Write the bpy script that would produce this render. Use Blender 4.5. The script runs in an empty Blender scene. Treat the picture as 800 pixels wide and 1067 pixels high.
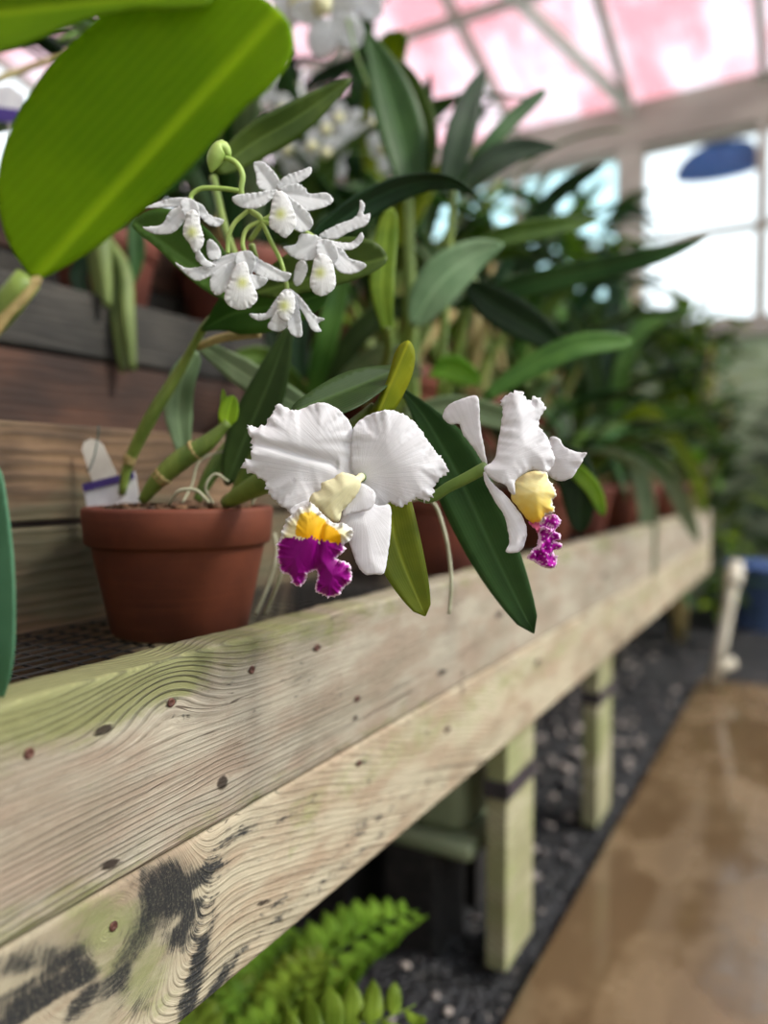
import bpy, bmesh, math, random
import numpy as np
from mathutils import Vector, Matrix, noise as mnoise
from mathutils.geometry import delaunay_2d_cdt
SC = bpy.context.scene
COL = SC.collection
R = math.radians
# ------------------------------------------------------------------ camera
F = 785.0                      # focal length in pixels of an 800 x 1067 frame
CAMZ = 0.84
TH, PI_ = R(29.8), R(2.44)
cam_d = bpy.data.cameras.new('camera')
cam = bpy.data.objects.new('camera', cam_d); COL.objects.link(cam)
cam.location = (0, 0, CAMZ)
cam.rotation_euler = (R(90) - PI_, 0, TH)
cam_d.sensor_fit = 'VERTICAL'; cam_d.sensor_height = 36.0
cam_d.lens = F / 1067 * 36
cam_d.clip_start = .02; cam_d.clip_end = 200
cam_d.dof.use_dof = True; cam_d.dof.focus_distance = .56
cam_d.dof.aperture_fstop = 2.0
SC.camera = cam
FW = Vector((-math.sin(TH) * math.cos(PI_), math.cos(TH) * math.cos(PI_), -math.sin(PI_)))
RT = Vector((math.cos(TH), math.sin(TH), 0))
UP = RT.cross(FW)
CP = Vector((0, 0, CAMZ))
def P(px, py, d):
    return CP + (FW + RT * ((px - 400) / F) + UP * ((533.5 - py) / F)) * d
def proj(p):
    v = Vector(p) - CP
    d = v.dot(FW)
    return 400 + F * v.dot(RT) / d, 533.5 - F * v.dot(UP) / d, d
def PX(px, py, x):             # where the line of sight meets the upright plane X = x
    r = FW + RT * ((px - 400) / F) + UP * ((533.5 - py) / F)
    return CP + r * (x / r.x)
# ------------------------------------------------------------------ scene tree helpers
def tag(o, label=None, cat=None, group=None, kind=None):
    if label: o['label'] = label
    if cat: o['category'] = cat
    if group: o['group'] = group
    if kind: o['kind'] = kind
    return o
def thing(name, loc, label, cat, group=None):
    o = bpy.data.objects.new(name, None); COL.objects.link(o)
    o.empty_display_size = .05
    o.location = loc
    return tag(o, label, cat, group)
def link(name, me, mat=None, parent=None, smooth=True):
    o = bpy.data.objects.new(name, me); COL.objects.link(o)
    if mat is not None: me.materials.append(mat)
    if smooth:
        for p in me.polygons: p.use_smooth = True
    if parent is not None:
        o.parent = parent
        off = Vector((0, 0, 0)); q = parent
        while q is not None:
            off += q.location; q = q.parent
        if not me.get('local'):
            o.location = -off        # mesh is in world space: keep it there
    return o
def pempty(name, parent, label=None):
    o = bpy.data.objects.new(name, None); COL.objects.link(o)
    o.parent = parent
    if label: o['label'] = label
    return o
def bm_mesh(bm, name='m'):
    me = bpy.data.meshes.new(name); bm.normal_update(); bm.to_mesh(me); bm.free(); return me
def tree_copy(o, parent=None):
    c = o.copy(); COL.objects.link(c)
    if parent is not None: c.parent = parent
    for ch in list(o.children): tree_copy(ch, c)
    return c
# ------------------------------------------------------------------ shape helpers
def box(bm, lo, hi, bev=0):
    r = bmesh.ops.create_cube(bm, size=1)
    for v in r['verts']:
        v.co = Vector([lo[i] + (v.co[i] + .5) * (hi[i] - lo[i]) for i in range(3)])
    if bev:
        es = list({e for v in r['verts'] for e in v.link_edges})
        bmesh.ops.bevel(bm, geom=es, offset=bev, segments=2, profile=.5, affect='EDGES')
def bar(bm, a, b, w, h, up=(0, 0, 1)):
    a, b = Vector(a), Vector(b); t = (b - a).normalized()
    s = t.cross(Vector(up)).normalized(); u = s.cross(t)
    vs = [bm.verts.new(p + s * w / 2 * i + u * h / 2 * j) for p in (a, b) for i, j in ((-1, -1), (1, -1), (1, 1), (-1, 1))]
    for f in ((3, 2, 1, 0), (4, 5, 6, 7), (0, 1, 5, 4), (1, 2, 6, 5), (2, 3, 7, 6), (3, 0, 4, 7)):
        bm.faces.new([vs[i] for i in f])
def crom(pts, n):
    """n points along a Catmull-Rom curve through pts."""
    pts = [Vector(p) for p in pts]
    if len(pts) == 2: return [pts[0].lerp(pts[1], i / (n - 1)) for i in range(n)]
    ext = [pts[0] * 2 - pts[1]] + pts + [pts[-1] * 2 - pts[-2]]
    L = [0]
    for i in range(len(pts) - 1): L.append(L[-1] + (pts[i + 1] - pts[i]).length)
    out = []
    for k in range(n):
        s = L[-1] * k / (n - 1); i = 0
        while i < len(pts) - 2 and L[i + 1] < s: i += 1
        t = (s - L[i]) / max(1e-9, L[i + 1] - L[i])
        a, b, c, d = ext[i:i + 4]
        out.append(.5 * ((2 * b) + (c - a) * t + (2 * a - 5 * b + 4 * c - d) * t * t + (3 * b - a - 3 * c + d) * t ** 3))
    return out
def tube(bm, pts, rad, n=28, seg=10, cap=True):
    ps = crom(pts, n)
    rr = rad if callable(rad) else (lambda t: rad)
    prev = None; rings = []
    for i, p in enumerate(ps):
        t = (ps[min(i + 1, n - 1)] - ps[max(i - 1, 0)]).normalized()
        if prev is None:
            prev = t.orthogonal().normalized()
        s = (prev - t * prev.dot(t)).normalized(); prev = s
        u = t.cross(s); r = rr(i / (n - 1))
        rings.append([bm.verts.new(p + (s * math.cos(2 * math.pi * k / seg) + u * math.sin(2 * math.pi * k / seg)) * r) for k in range(seg)])
    for a, b in zip(rings, rings[1:]):
        for k in range(seg): bm.faces.new((a[k], a[(k + 1) % seg], b[(k + 1) % seg], b[k]))
    if cap:
        bm.faces.new(rings[0][::-1]); bm.faces.new(rings[-1])
def tube_me(pts, rad, n=28, seg=10):
    bm = bmesh.new(); tube(bm, pts, rad, n, seg); return bm_mesh(bm)
def lathe(bm, prof, seg=64, c=(0, 0, 0)):
    c = Vector(c)
    rings = [[bm.verts.new(c + Vector((r * math.cos(2 * math.pi * k / seg), r * math.sin(2 * math.pi * k / seg), z))) for k in range(seg)] for r, z in prof]
    for a, b in zip(rings, rings[1:]):
        for k in range(seg): bm.faces.new((a[k], a[(k + 1) % seg], b[(k + 1) % seg], b[k]))
    bm.faces.new(rings[0][::-1]); bm.faces.new(rings[-1])
def grid_solid(rows, uvs, thick):
    """a closed thin sheet from a grid of points, with UVs"""
    bm = bmesh.new(); uvl = bm.loops.layers.uv.new('UVMap')
    V = [[bm.verts.new(p) for p in r] for r in rows]
    m = {}
    for i, r in enumerate(V):
        for j, v in enumerate(r): m[v] = uvs[i][j]
    for i in range(len(V) - 1):
        for j in range(len(V[0]) - 1):
            f = bm.faces.new((V[i][j], V[i][j + 1], V[i + 1][j + 1], V[i + 1][j]))
            for l in f.loops: l[uvl].uv = m[l.vert]
    bm.normal_update()
    if thick: bmesh.ops.solidify(bm, geom=bm.faces[:], thickness=thick)
    return bm_mesh(bm)
def leaf_prof(kind):
    if kind == 'strap': return lambda t: min(1, .45 + 1.6 * t) * (1 - max(0, (t - .55) / .45) ** 2.4) ** .5 if t < 1 else 0
    if kind == 'oval': return lambda t: (math.sin(math.pi * min(1, t * .93 + .05)) ** .62) * (.25 + .75 * min(1, t * 3.5)) if t < 1 else 0.0
    if kind == 'lance': return lambda t: (math.sin(math.pi * (t ** .8) * .985 + .03)) ** .75 if t < 1 else 0
    return lambda t: 1
def leaf3(spine, hw, facing, prof='strap', fold=.25, n=22, thick=.0009, roll=0.0, twist=0.0, tip=.02, wav=0.0, seed=0):
    """strap leaf: spine points in 3D, half width, direction its upper face looks"""
    ps = crom(spine, n); pf = leaf_prof(prof); rows = []; uvs = []
    facing = Vector(facing)
    for i, p in enumerate(ps):
        t = i / (n - 1)
        tg = (ps[min(i + 1, n - 1)] - ps[max(i - 1, 0)]).normalized()
        nn = facing - tg * facing.dot(tg)
        if nn.length < 1e-4: nn = tg.orthogonal()
        nn.normalize()
        nn = Matrix.Rotation(roll + twist * (t - .5), 3, tg) @ nn
        s = tg.cross(nn).normalized()
        w = hw * max(tip, pf(t)); row = []; uv = []
        for j in range(7):
            a = (j - 3) / 3
            q = p + s * a * w + nn * (abs(a) ** 1.3 * w * fold)
            if wav: q += nn * (wav * w * math.sin(t * 9 + a * 2 + seed) * abs(a))
            row.append(q); uv.append(((a + 1) / 2, t))
        rows.append(row); uvs.append(uv)
    return grid_solid(rows, uvs, thick)
def leaf_px(pts, hw_px, prof='strap', fold=.25, roll=0.0, twist=0.0, facing=None, **k):
    sp = [P(*q) for q in pts]
    d = sum(q[2] for q in pts) / len(pts)
    mid = sp[len(sp) // 2]
    return leaf3(sp, hw_px / F * d, facing or (CP - mid).normalized(), prof, fold, roll=roll, twist=twist, **k)
def fill(outline, depth, res=4.0, frill=0.0, ffreq=.35, zfn=None, colfn=None, uvfn=None, thick=.0005, seed=0, smooth=True, tilt=(0, 0), dfn=None):
    """a thin shaped sheet: outline traced in frame pixels, stood at its real depth; zfn gives its relief towards the viewer in metres."""
    o = [Vector((x, y, 0)) for x, y in outline]
    if smooth:
        per = sum((o[i] - o[i - 1]).length for i in range(len(o)))
        loop = crom(o[-2:] + o + o[:3], int(per * 1.25 / res) + 40)
        # keep one full turn
        d0 = [(p - o[0]).length for p in loop]
        h = len(loop) // 2
        i0 = min(range(0, h), key=lambda i: d0[i]); i1 = min(range(h, len(loop)), key=lambda i: d0[i])
        loop = loop[i0:i1]
    else: loop = o
    pts = np.array([[p.x, p.y] for p in loop])
    # even spacing
    cl = np.vstack([pts, pts[:1]]); seg = np.linalg.norm(np.diff(cl, axis=0), axis=1); s = np.concatenate([[0], np.cumsum(seg)])
    n = max(12, int(s[-1] / (res * .8))); ss = np.linspace(0, s[-1], n, endpoint=False)
    pts = np.stack([np.interp(ss, s, cl[:, 0]), np.interp(ss, s, cl[:, 1])], 1)
    if frill:
        tg = np.roll(pts, -1, 0) - np.roll(pts, 1, 0); nr = np.stack([tg[:, 1], -tg[:, 0]], 1); nr /= np.linalg.norm(nr, axis=1)[:, None] + 1e-9
        amp = np.array([mnoise.noise(Vector((a * ffreq, seed * 7.3, 0))) + .6 * mnoise.noise(Vector((a * ffreq * 2.3, seed * 3.1, 5))) for a in ss])
        fr = frill if not callable(frill) else np.array([frill(x, y) for x, y in pts])
        pts = pts + nr * (amp * fr)[:, None]
    x0, y0 = pts.min(0); x1, y1 = pts.max(0)
    gx, gy = np.meshgrid(np.arange(x0 + res / 2, x1, res), np.arange(y0 + res / 2, y1, res * .87))
    gx[1::2] += res / 2
    g = np.stack([gx.ravel(), gy.ravel()], 1)
    a, b = pts, np.roll(pts, -1, 0)
    def dist(q):
        ab = b - a; t = ((q[:, None] - a[None]) * ab[None]).sum(2) / ((ab ** 2).sum(1)[None] + 1e-12)
        t = np.clip(t, 0, 1); c = a[None] + ab[None] * t[..., None]
        dd = np.linalg.norm(q[:, None] - c, axis=2); k = dd.argmin(1)
        return dd[np.arange(len(q)), k], ss[k]
    ins = np.zeros(len(g), bool)
    for i in range(len(a)):
        c = (a[i, 1] > g[:, 1]) != (b[i, 1] > g[:, 1])
        with np.errstate(divide='ignore', invalid='ignore'):
            ins ^= c & (g[:, 0] < (b[i, 0] - a[i, 0]) * (g[:, 1] - a[i, 1]) / (b[i, 1] - a[i, 1]) + a[i, 0])
    g = g[ins]
    if len(g):
        d, _ = dist(g); g = g[d > res * .55]
    allp = [Vector((float(x), float(y))) for x, y in np.vstack([pts, g])]
    vs, es, fs, *_ = delaunay_2d_cdt(allp, [], [list(range(len(pts)))], 1, 1e-4)
    q = np.array([[v.x, v.y] for v in vs]); d, arc = dist(q)
    bm = bmesh.new(); uvl = bm.loops.layers.uv.new('UVMap')
    cl_ = bm.verts.layers.float_color.new('Col') if colfn else None
    V = []; UVm = []
    cx, cy = pts.mean(0)
    for i, (x, y) in enumerate(q):
        z = zfn(x, y, d[i], arc[i]) if zfn else 0
        z += (x - cx) * tilt[0] + (y - cy) * tilt[1]
        p = P(x, y, depth if dfn is None else dfn(x, y)); p = p - FW * z
        v = bm.verts.new(p); V.append(v)
        if colfn:
            c = colfn(x, y, d[i], arc[i]); v[cl_] = (*lin(c), 1)
        UVm.append(uvfn(x, y, d[i], arc[i]) if uvfn else (x / 100, y / 100))
    idx = {v: i for i, v in enumerate(V)}
    for f in fs:
        if len(set(f)) < 3: continue
        try: ff = bm.faces.new([V[i] for i in reversed(f)])
        except ValueError: continue
        for l in ff.loops: l[uvl].uv = UVm[idx[l.vert]]
    bm.normal_update()
    if thick: bmesh.ops.solidify(bm, geom=bm.faces[:], thickness=thick)
    loose = [v for v in bm.verts if not v.link_faces]
    bmesh.ops.delete(bm, geom=loose, context='VERTS')
    return bm_mesh(bm)
# ------------------------------------------------------------------ materials
def lin(c):
    return tuple(((x / 255) / 12.92 if x / 255 <= .04045 else ((x / 255 + .055) / 1.055) ** 2.4) for x in c)
class V:
    def __init__(s, g, k): s.g, s.k = g, k
    def __add__(s, o): return s.g.m('ADD', s, o)
    __radd__ = __add__
    def __sub__(s, o): return s.g.m('SUBTRACT', s, o)
    def __rsub__(s, o): return s.g.m('SUBTRACT', o, s)
    def __mul__(s, o): return s.g.m('MULTIPLY', s, o)
    __rmul__ = __mul__
    def __truediv__(s, o): return s.g.m('DIVIDE', s, o)
    def __pow__(s, o): return s.g.m('POWER', s, o)
class G:
    def __init__(s, name):
        s.mat = bpy.data.materials.new(name); s.mat.use_nodes = True
        s.t = s.mat.node_tree; s.t.nodes.clear()
        s.out = s.n('ShaderNodeOutputMaterial')
    def n(s, ty, **k):
        x = s.t.nodes.new(ty)
        for a, b in k.items(): setattr(x, a, b)
        return x
    def put(s, sock, v):
        if isinstance(v, V): s.t.links.new(v.k, sock)
        elif hasattr(v, 'is_output'): s.t.links.new(v, sock)
        elif v is not None:
            if isinstance(v, (tuple, list)) and len(v) == 3 and sock.type == 'RGBA': v = (*v, 1)
            sock.default_value = v
    def m(s, op, *a, clamp=False):
        x = s.n('ShaderNodeMath', operation=op, use_clamp=clamp)
        for i, v in enumerate(a): s.put(x.inputs[i], v)
        return V(s, x.outputs[0])
    def sin(s, a): return s.m('SINE', a)
    def clamp(s, a): return s.m('ADD', a, 0.0, clamp=True)
    def sstep(s, a, lo, hi):
        x = s.n('ShaderNodeMapRange', interpolation_type='SMOOTHSTEP')
        s.put(x.inputs[0], a); x.inputs[1].default_value = lo; x.inputs[2].default_value = hi
        return V(s, x.outputs[0])
    def obj(s): return V(s, s.n('ShaderNodeTexCoord').outputs['Object'])
    def uv(s): return V(s, s.n('ShaderNodeTexCoord').outputs['UV'])
    def xyz(s, v):
        x = s.n('ShaderNodeSeparateXYZ'); s.put(x.inputs[0], v); return [V(s, o) for o in x.outputs]
    def vec(s, x, y, z):
        c = s.n('ShaderNodeCombineXYZ')
        for i, v in enumerate((x, y, z)): s.put(c.inputs[i], v)
        return V(s, c.outputs[0])
    def scale(s, v, sc):
        x = s.n('ShaderNodeVectorMath', operation='MULTIPLY'); s.put(x.inputs[0], v); x.inputs[1].default_value = sc
        return V(s, x.outputs[0])
    def noise(s, v, sc=5, det=3, rough=.5, dist=0):
        x = s.n('ShaderNodeTexNoise'); s.put(x.inputs['Vector'], v)
        x.inputs['Scale'].default_value = sc; x.inputs['Detail'].default_value = det
        x.inputs['Roughness'].default_value = rough; x.inputs['Distortion'].default_value = dist
        return V(s, x.outputs[0])
    def voronoi(s, v, sc, feature='F1'):
        x = s.n('ShaderNodeTexVoronoi', feature=feature); s.put(x.inputs['Vector'], v); x.inputs['Scale'].default_value = sc
        return V(s, x.outputs[0])
    def attr(s, name, col=False):
        x = s.n('ShaderNodeAttribute'); x.attribute_name = name
        return V(s, x.outputs['Color' if col else 'Fac'])
    def rand(s): return V(s, s.n('ShaderNodeObjectInfo').outputs['Random'])
    def mix(s, f, a, b, mode='MIX'):
        x = s.n('ShaderNodeMix', data_type='RGBA', blend_type=mode)
        s.put(x.inputs[0], f); s.put(x.inputs[6], a); s.put(x.inputs[7], b)
        return V(s, x.outputs[2])
    def hsv(s, c, h=.5, sa=1, v=1):
        x = s.n('ShaderNodeHueSaturation'); s.put(x.inputs['Hue'], h); s.put(x.inputs['Saturation'], sa); s.put(x.inputs['Value'], v); s.put(x.inputs['Color'], c)
        return V(s, x.outputs[0])
    def bump(s, h, st=.3, d=.01):
        x = s.n('ShaderNodeBump'); x.inputs['Strength'].default_value = st; x.inputs['Distance'].default_value = d; s.put(x.inputs['Height'], h)
        return V(s, x.outputs[0])
    def bsdf(s, **k):
        x = s.n('ShaderNodeBsdfPrincipled')
        for a, b in k.items(): s.put(x.inputs[a.replace('_', ' ')], b)
        return V(s, x.outputs[0])
    def transl(s, c):
        x = s.n('ShaderNodeBsdfTranslucent'); s.put(x.inputs[0], c); return V(s, x.outputs[0])
    def transp(s, c=(1, 1, 1)):
        x = s.n('ShaderNodeBsdfTransparent'); s.put(x.inputs[0], c); return V(s, x.outputs[0])
    def mixs(s, f, a, b):
        x = s.n('ShaderNodeMixShader'); s.put(x.inputs[0], f); s.put(x.inputs[1], a); s.put(x.inputs[2], b); return V(s, x.outputs[0])
    def done(s, sh): s.put(s.out.inputs[0], sh); return s.mat
def leaf_mat(name, c, c2=None, tr=.3, rough=.42, rib=None, spread=.06, spots=None, spec=.22):
    g = G(name); c = lin(c); c2 = lin(c2) if c2 else tuple(x * .6 for x in c)
    u, v, _ = g.xyz(g.uv()); ob = g.obj()
    nz = g.noise(ob, 14, 3, .6)
    f = g.sstep(nz, .35, .68)
    col = g.mix(f, c2, c)
    d = g.m('ABSOLUTE', u - .5)
    ribm = 1 - g.sstep(d, .008, .07)
    col = g.mix(ribm * .45, col, lin(rib) if rib else tuple(min(1, x * 1.7 + .02) for x in c))
    vein = g.sin(u * 110 + nz * 2)
    col = g.mix(g.sstep(vein, .2, 1) * .12, col, tuple(min(1, x * 1.5 + .02) for x in c))
    col = g.hsv(col, .5 + (g.rand() - .5) * spread, 1, .82 + g.rand() * .36)
    if spots: col = g.mix(g.sstep(g.noise(ob, 90, 2), .62, .72) * .5, col, lin(spots))
    b = g.bump(vein * .05 + nz * .5 - ribm * .6, .25, .003)
    p = g.bsdf(Base_Color=col, Roughness=rough, Normal=b, Specular_IOR_Level=spec)
    return g.done(g.mixs(tr, p, g.transl(g.hsv(col, .485, 1.1, 1.5))))
def plain_mat(name, c, c2=None, sc=8, rough=.6, bump=.2, bd=.004, metal=0.0, stretch=(1, 1, 1)):
    g = G(name); ob = g.scale(g.obj(), stretch)
    nz = g.noise(ob, sc, 5, .6)
    col = g.mix(g.sstep(nz, .3, .7), lin(c2 or [x * .7 for x in c]), lin(c))
    return g.done(g.bsdf(Base_Color=col, Roughness=rough, Metallic=metal, Normal=g.bump(nz, bump, bd)))
# ------------------------------------------------------------------ plain materials
M = {}
M['leaf_glow'] = leaf_mat('bright_green_leaf', (120, 157, 10), (104, 143, 6), tr=.5, rough=.6, spec=.15, rib=(178, 206, 40), spread=0)
M['leaf_mid'] = leaf_mat('mid_green_leaf', (84, 114, 44), (60, 90, 30), tr=.32)
M['leaf_dark'] = leaf_mat('dark_green_leaf', (58, 88, 42), (40, 68, 30), tr=.24)
M['leaf_deep'] = leaf_mat('deep_green_leaf', (34, 62, 32), (22, 46, 22), tr=.15)
M['leaf_grey'] = leaf_mat('grey_green_leaf', (132, 152, 116), (106, 130, 92), tr=.2, rough=.45)
M['leaf_blue'] = leaf_mat('blue_green_leaf', (92, 142, 112), (78, 126, 96), tr=.2, rough=.45)
M['leaf_yellow'] = leaf_mat('yellow_green_leaf', (160, 176, 40), (120, 146, 30), tr=.45)
M['leaf_lime'] = leaf_mat('lime_leaf', (136, 160, 50), (100, 132, 36), tr=.4)
M['fern'] = leaf_mat('fern_green', (122, 152, 50), (90, 122, 32), tr=.35)
M['stem'] = plain_mat('green_stem', (120, 150, 70), (84, 120, 44), 20, .5)
M['stem_pale'] = plain_mat('pale_green_stem', (176, 198, 110), (150, 180, 84), 20, .5)
M['bulb'] = plain_mat('olive_bulb', (126, 146, 62), (86, 110, 42), 30, .5, stretch=(1, 1, .2))
M['bulb_green'] = plain_mat('olive_cane', (112, 128, 66), (74, 92, 40), 30, .6, stretch=(1, 1, .2))
M['bulb_dry'] = plain_mat('dry_sheath', (190, 176, 120), (150, 126, 76), 30, .7, stretch=(1, 1, .3))
M['root'] = plain_mat('grey_root', (196, 196, 170), (150, 150, 124), 40, .8)
M['bark'] = plain_mat('bark_chips', (120, 88, 62), (44, 32, 24), 60, .9, .5)
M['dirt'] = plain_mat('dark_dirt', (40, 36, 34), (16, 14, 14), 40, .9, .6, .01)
M['wire'] = plain_mat('rusty_wire', (34, 29, 26), (16, 13, 12), 60, .7)
M['rust'] = plain_mat('rusty_screw', (112, 74, 62), (60, 34, 28), 300, .6, metal=.3)
M['strap'] = plain_mat('dark_strap', (66, 58, 66), (44, 40, 46), 20, .5)
M['frame'] = plain_mat('grey_frame', (176, 172, 160), (150, 146, 134), 6, .6)
M['beam'] = plain_mat('tan_beam', (168, 162, 150), (142, 136, 126), 5, .7, stretch=(.3, 1, 1))
M['white_pl'] = plain_mat('white_plastic', (226, 222, 212), (206, 200, 190), 30, .5, .05)
M['card'] = plain_mat('white_card', (226, 226, 230), (206, 206, 214), 40, .6, .05)
M['purple'] = plain_mat('purple_band', (74, 54, 138), (62, 44, 118), 30, .6, .05)
M['wire_green'] = plain_mat('green_wire', (20, 88, 84), (12, 60, 60), 30, .5)
M['blue_pl'] = plain_mat('blue_plastic', (136, 166, 226), (116, 146, 206), 4, .5, .05)
M['blue_deep'] = plain_mat('deep_blue', (70, 122, 196), (52, 98, 166), 4, .5, .05)
M['tub'] = plain_mat('grey_green_tub', (136, 146, 116), (114, 124, 96), 6, .5, .05)
M['pvc'] = plain_mat('pale_pipe', (214, 208, 192), (186, 178, 158), 8, .5, .05)
M['knee'] = plain_mat('knee_wall', (170, 186, 150), (140, 156, 124), 2, .8)
M['pale_wall'] = plain_mat('pale_wall', (214, 210, 200), (196, 192, 182), 2, .8)
M['stone'] = plain_mat('stones', (160, 150, 140), (60, 56, 54), 30, .7)
def terracotta(name, c, c2):
    g = G(name); ob = g.obj(); nz = g.noise(ob, 9, 5, .6); n2 = g.noise(ob, 160, 2, .5)
    col = g.mix(g.sstep(nz, .3, .72), lin(c2), lin(c))
    x, y, z = g.xyz(ob)
    str_ = g.noise(g.vec(x * 1.0, y * 1.0, z * 14), 9, 3)
    col = g.mix(g.sstep(str_, .5, .8) * .25, col, lin([min(255, q * 1.15 + 8) for q in c]))
    return g.done(g.bsdf(Base_Color=col, Roughness=.72, Normal=g.bump(n2 * .4 + nz + str_ * .4, .15, .002)))
M['terra'] = terracotta('terracotta', (114, 55, 29), (84, 36, 18))
M['terra_b'] = terracotta('terracotta_orange', (122, 60, 42), (86, 40, 27))
def petal_mat(name, c, vein=1.0, tint=None, tr=.22, vc=False):
    g = G(name); ob = g.obj(); u, v, _ = g.xyz(g.uv())
    nz = g.noise(ob, 60, 3, .5); sp = g.noise(ob, 900, 2, .5)
    w = g.noise(g.vec(u * 26, v * 1.2, 0), 1.0, 3, .6)
    col = g.attr('Col', True) if vc else g.mix(g.sstep(w, .3, .7), lin([q * .965 for q in c]), lin(c))
    h = w * vein * .7 + nz * .35 + sp * .12
    p = g.bsdf(Base_Color=col, Roughness=.5, Normal=g.bump(h, .28, .0016), Subsurface_Weight=.0 if vc else .12,
               Subsurface_Radius=(.004, .004, .004), Specular_IOR_Level=.2)
    return g.done(g.mixs(tr, p, g.transl(col)))
M['petal'] = petal_mat('white_petal', (244, 243, 247))
M['petal_small'] = petal_mat('white_spray_petal', (238, 239, 241), .5, tr=.3)
M['petal_cream'] = petal_mat('cream_petal', (252, 247, 206), .8)
M['lip'] = petal_mat('orchid_lip', (255, 255, 255), .7, vc=True)
# ------------------------------------------------------------------ weathered boards
def wood_board(name, light, dark, algae, mold, line=1.0):
    g = G(name); ob = g.obj(); x, y, z = g.xyz(ob)
    ph, mo, al, br, sp = [g.attr(a) for a in ('phase', 'mold', 'algae', 'amp', 'spot')]
    wob = g.noise(g.vec(x * 3, y * 9, z * 60), 1.0, 3, .6)
    wob2 = g.noise(g.vec(0.0, y * 3, ph * .33), 1.0, 2, .5)
    phw = ph + wob * .8 + wob2 * 1.6
    s = g.sin(phw * 6.2832)
    late = g.sstep(s, .0, 1.0) ** 1.5               # thin late-wood lines
    each = g.sstep(g.noise(g.vec(ph * .9, y * 2.0, 1.7), 1.0, 2, .6), .32, .66)
    fib = g.noise(g.vec(phw * 3.1, y * 16, 0.0), 1.0, 4, .65)     # fibres run with the grain
    fib2 = g.noise(g.vec(phw * 9.0, y * 60, 3.0), 1.0, 3, .65)
    big = g.noise(g.vec(x * 2, y * 9, z * 30), 1.0, 4, .6)
    big2 = g.noise(g.vec(x * 2, y * 5, z * 16 + 7.0), 1.0, 3, .6)
    fine = g.noise(ob, 420, 3, .7)
    col = g.mix(g.sstep(big, .36, .64), lin(light), lin([light[0] * .90, light[1] * .84, light[2] * .82]))
    col = g.mix(g.sstep(big2, .45, .68) * .55, col, lin([light[0] * .78, light[1] * .77, light[2] * .74]))
    col = g.mix(g.clamp(late * br * (each * .8 + .12) * .62 * line), col, lin(dark))
    col = g.mix(g.sstep(fib, .48, .72) * .45, col, lin([q * .62 for q in light]))
    col = g.mix(g.sstep(fib2, .52, .72) * .40, col, lin([min(255, q * 1.18) for q in light]))
    crack = g.sstep(g.noise(g.vec(ph * .55, y * 1.1, 9.0), 1.0, 1, .5), .498, .5) * (1 - g.sstep(g.noise(g.vec(ph * .55, y * 1.1, 9.0), 1.0, 1, .5), .502, .506))
    col = g.mix(crack * .75, col, lin((60, 46, 36)))
    an = g.noise(g.vec(x * 3, y * 26, z * 70), 1.0, 5, .7); an2 = g.noise(g.vec(x, y * 8, z * 16 + 3.0), 1.0, 2, .5)
    af = g.clamp(g.sstep(al + (an - .5) * 1.5 + (an2 - .5) * .9, .28, .95) * .8)
    acol = g.mix(g.clamp(late * br * .9), lin(algae), lin([q * .42 for q in algae]))
    acol = g.mix(g.sstep(fib2, .5, .75) * .5, acol, lin([min(255, q * 1.3) for q in algae]))
    col = g.mix(af, col, acol)
    mn = g.noise(ob, 110, 5, .75); mn2 = g.noise(g.vec(phw * 2.2, y * 34, 5.0), 1.0, 4, .7)
    mm = mo + (mn - .5) * 1.2 + (mn2 - .5) * 2.6 + (g.noise(ob, 34, 3, .6) - .5) * 1.2
    col = g.mix(g.sstep(mo + (mn - .5) * .8, .12, .7) * .35, col, lin((104, 102, 92)))
    mf = g.sstep(mm, .30, .80)
    speck = g.sstep(fine, .50, .72) * .5 + g.sstep(fib2, .50, .70) * .35
    col = g.mix(g.clamp(mf * (1.0 - speck * .7)), col, lin(mold))
    col = g.mix(g.sstep(sp + (mn2 - .5) * .55 + (mn - .5) * .5, .34, .66) * .92, col, lin((40, 29, 24)))
    h = late * br * -1.2 + fib * .7 + fib2 * .6 + fine * .3 - mf * .4 - g.sstep(sp, .3, .7) * 2 - crack * 1.5
    return g.done(g.bsdf(Base_Color=col, Roughness=.8, Normal=g.bump(h, .6, .0014), Specular_IOR_Level=.3))
def plank_plain(name, light, dark, sc=1.0, algae=None):
    g = G(name); ob = g.obj(); x, y, z = g.xyz(ob)
    wob = g.noise(g.vec(x * 2, y * 3, z * 14), 1.0, 3, .6)
    s = g.sin(z * 500 * sc + x * 240 * sc + wob * 26)
    fib = g.noise(g.vec(x * 30, y * 5, z * 180), 1.0, 4, .6)
    big = g.noise(g.vec(x * 2, y * 6, z * 12), 1.0, 4, .6)
    col = g.mix(g.sstep(big, .3, .72), lin(dark), lin(light))
    col = g.mix(g.sstep(s, .0, 1) * .35, col, lin([q * .6 for q in dark]))
    col = g.mix(g.sstep(fib, .45, .8) * .5, col, lin([q * .55 for q in dark]))
    if algae: col = g.mix(g.sstep(g.noise(g.vec(x, y * 4, z * 9), 1.0, 4, .6), .45, .62) * .7, col, lin(algae))
    return g.done(g.bsdf(Base_Color=col, Roughness=.8, Normal=g.bump(fib + s * .3, .4, .003)))
M['board_up'] = wood_board('silvered_board', (172, 164, 147), (90, 88, 76), (122, 126, 76), (34, 34, 36))
M['board_low'] = wood_board('mouldy_board', (188, 178, 154), (106, 98, 80), (142, 148, 96), (40, 42, 44), .6)
M['riser_a'] = plank_plain('weathered_riser', (132, 104, 76), (82, 64, 47), algae=(88, 88, 66))
M['riser_b'] = plank_plain('brown_riser', (84, 54, 38), (48, 31, 23))
M['riser_c'] = plank_plain('grey_riser', (66, 62, 55), (38, 36, 32))
M['post'] = plank_plain('green_post', (186, 180, 150), (148, 146, 108), algae=(138, 144, 96))
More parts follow.
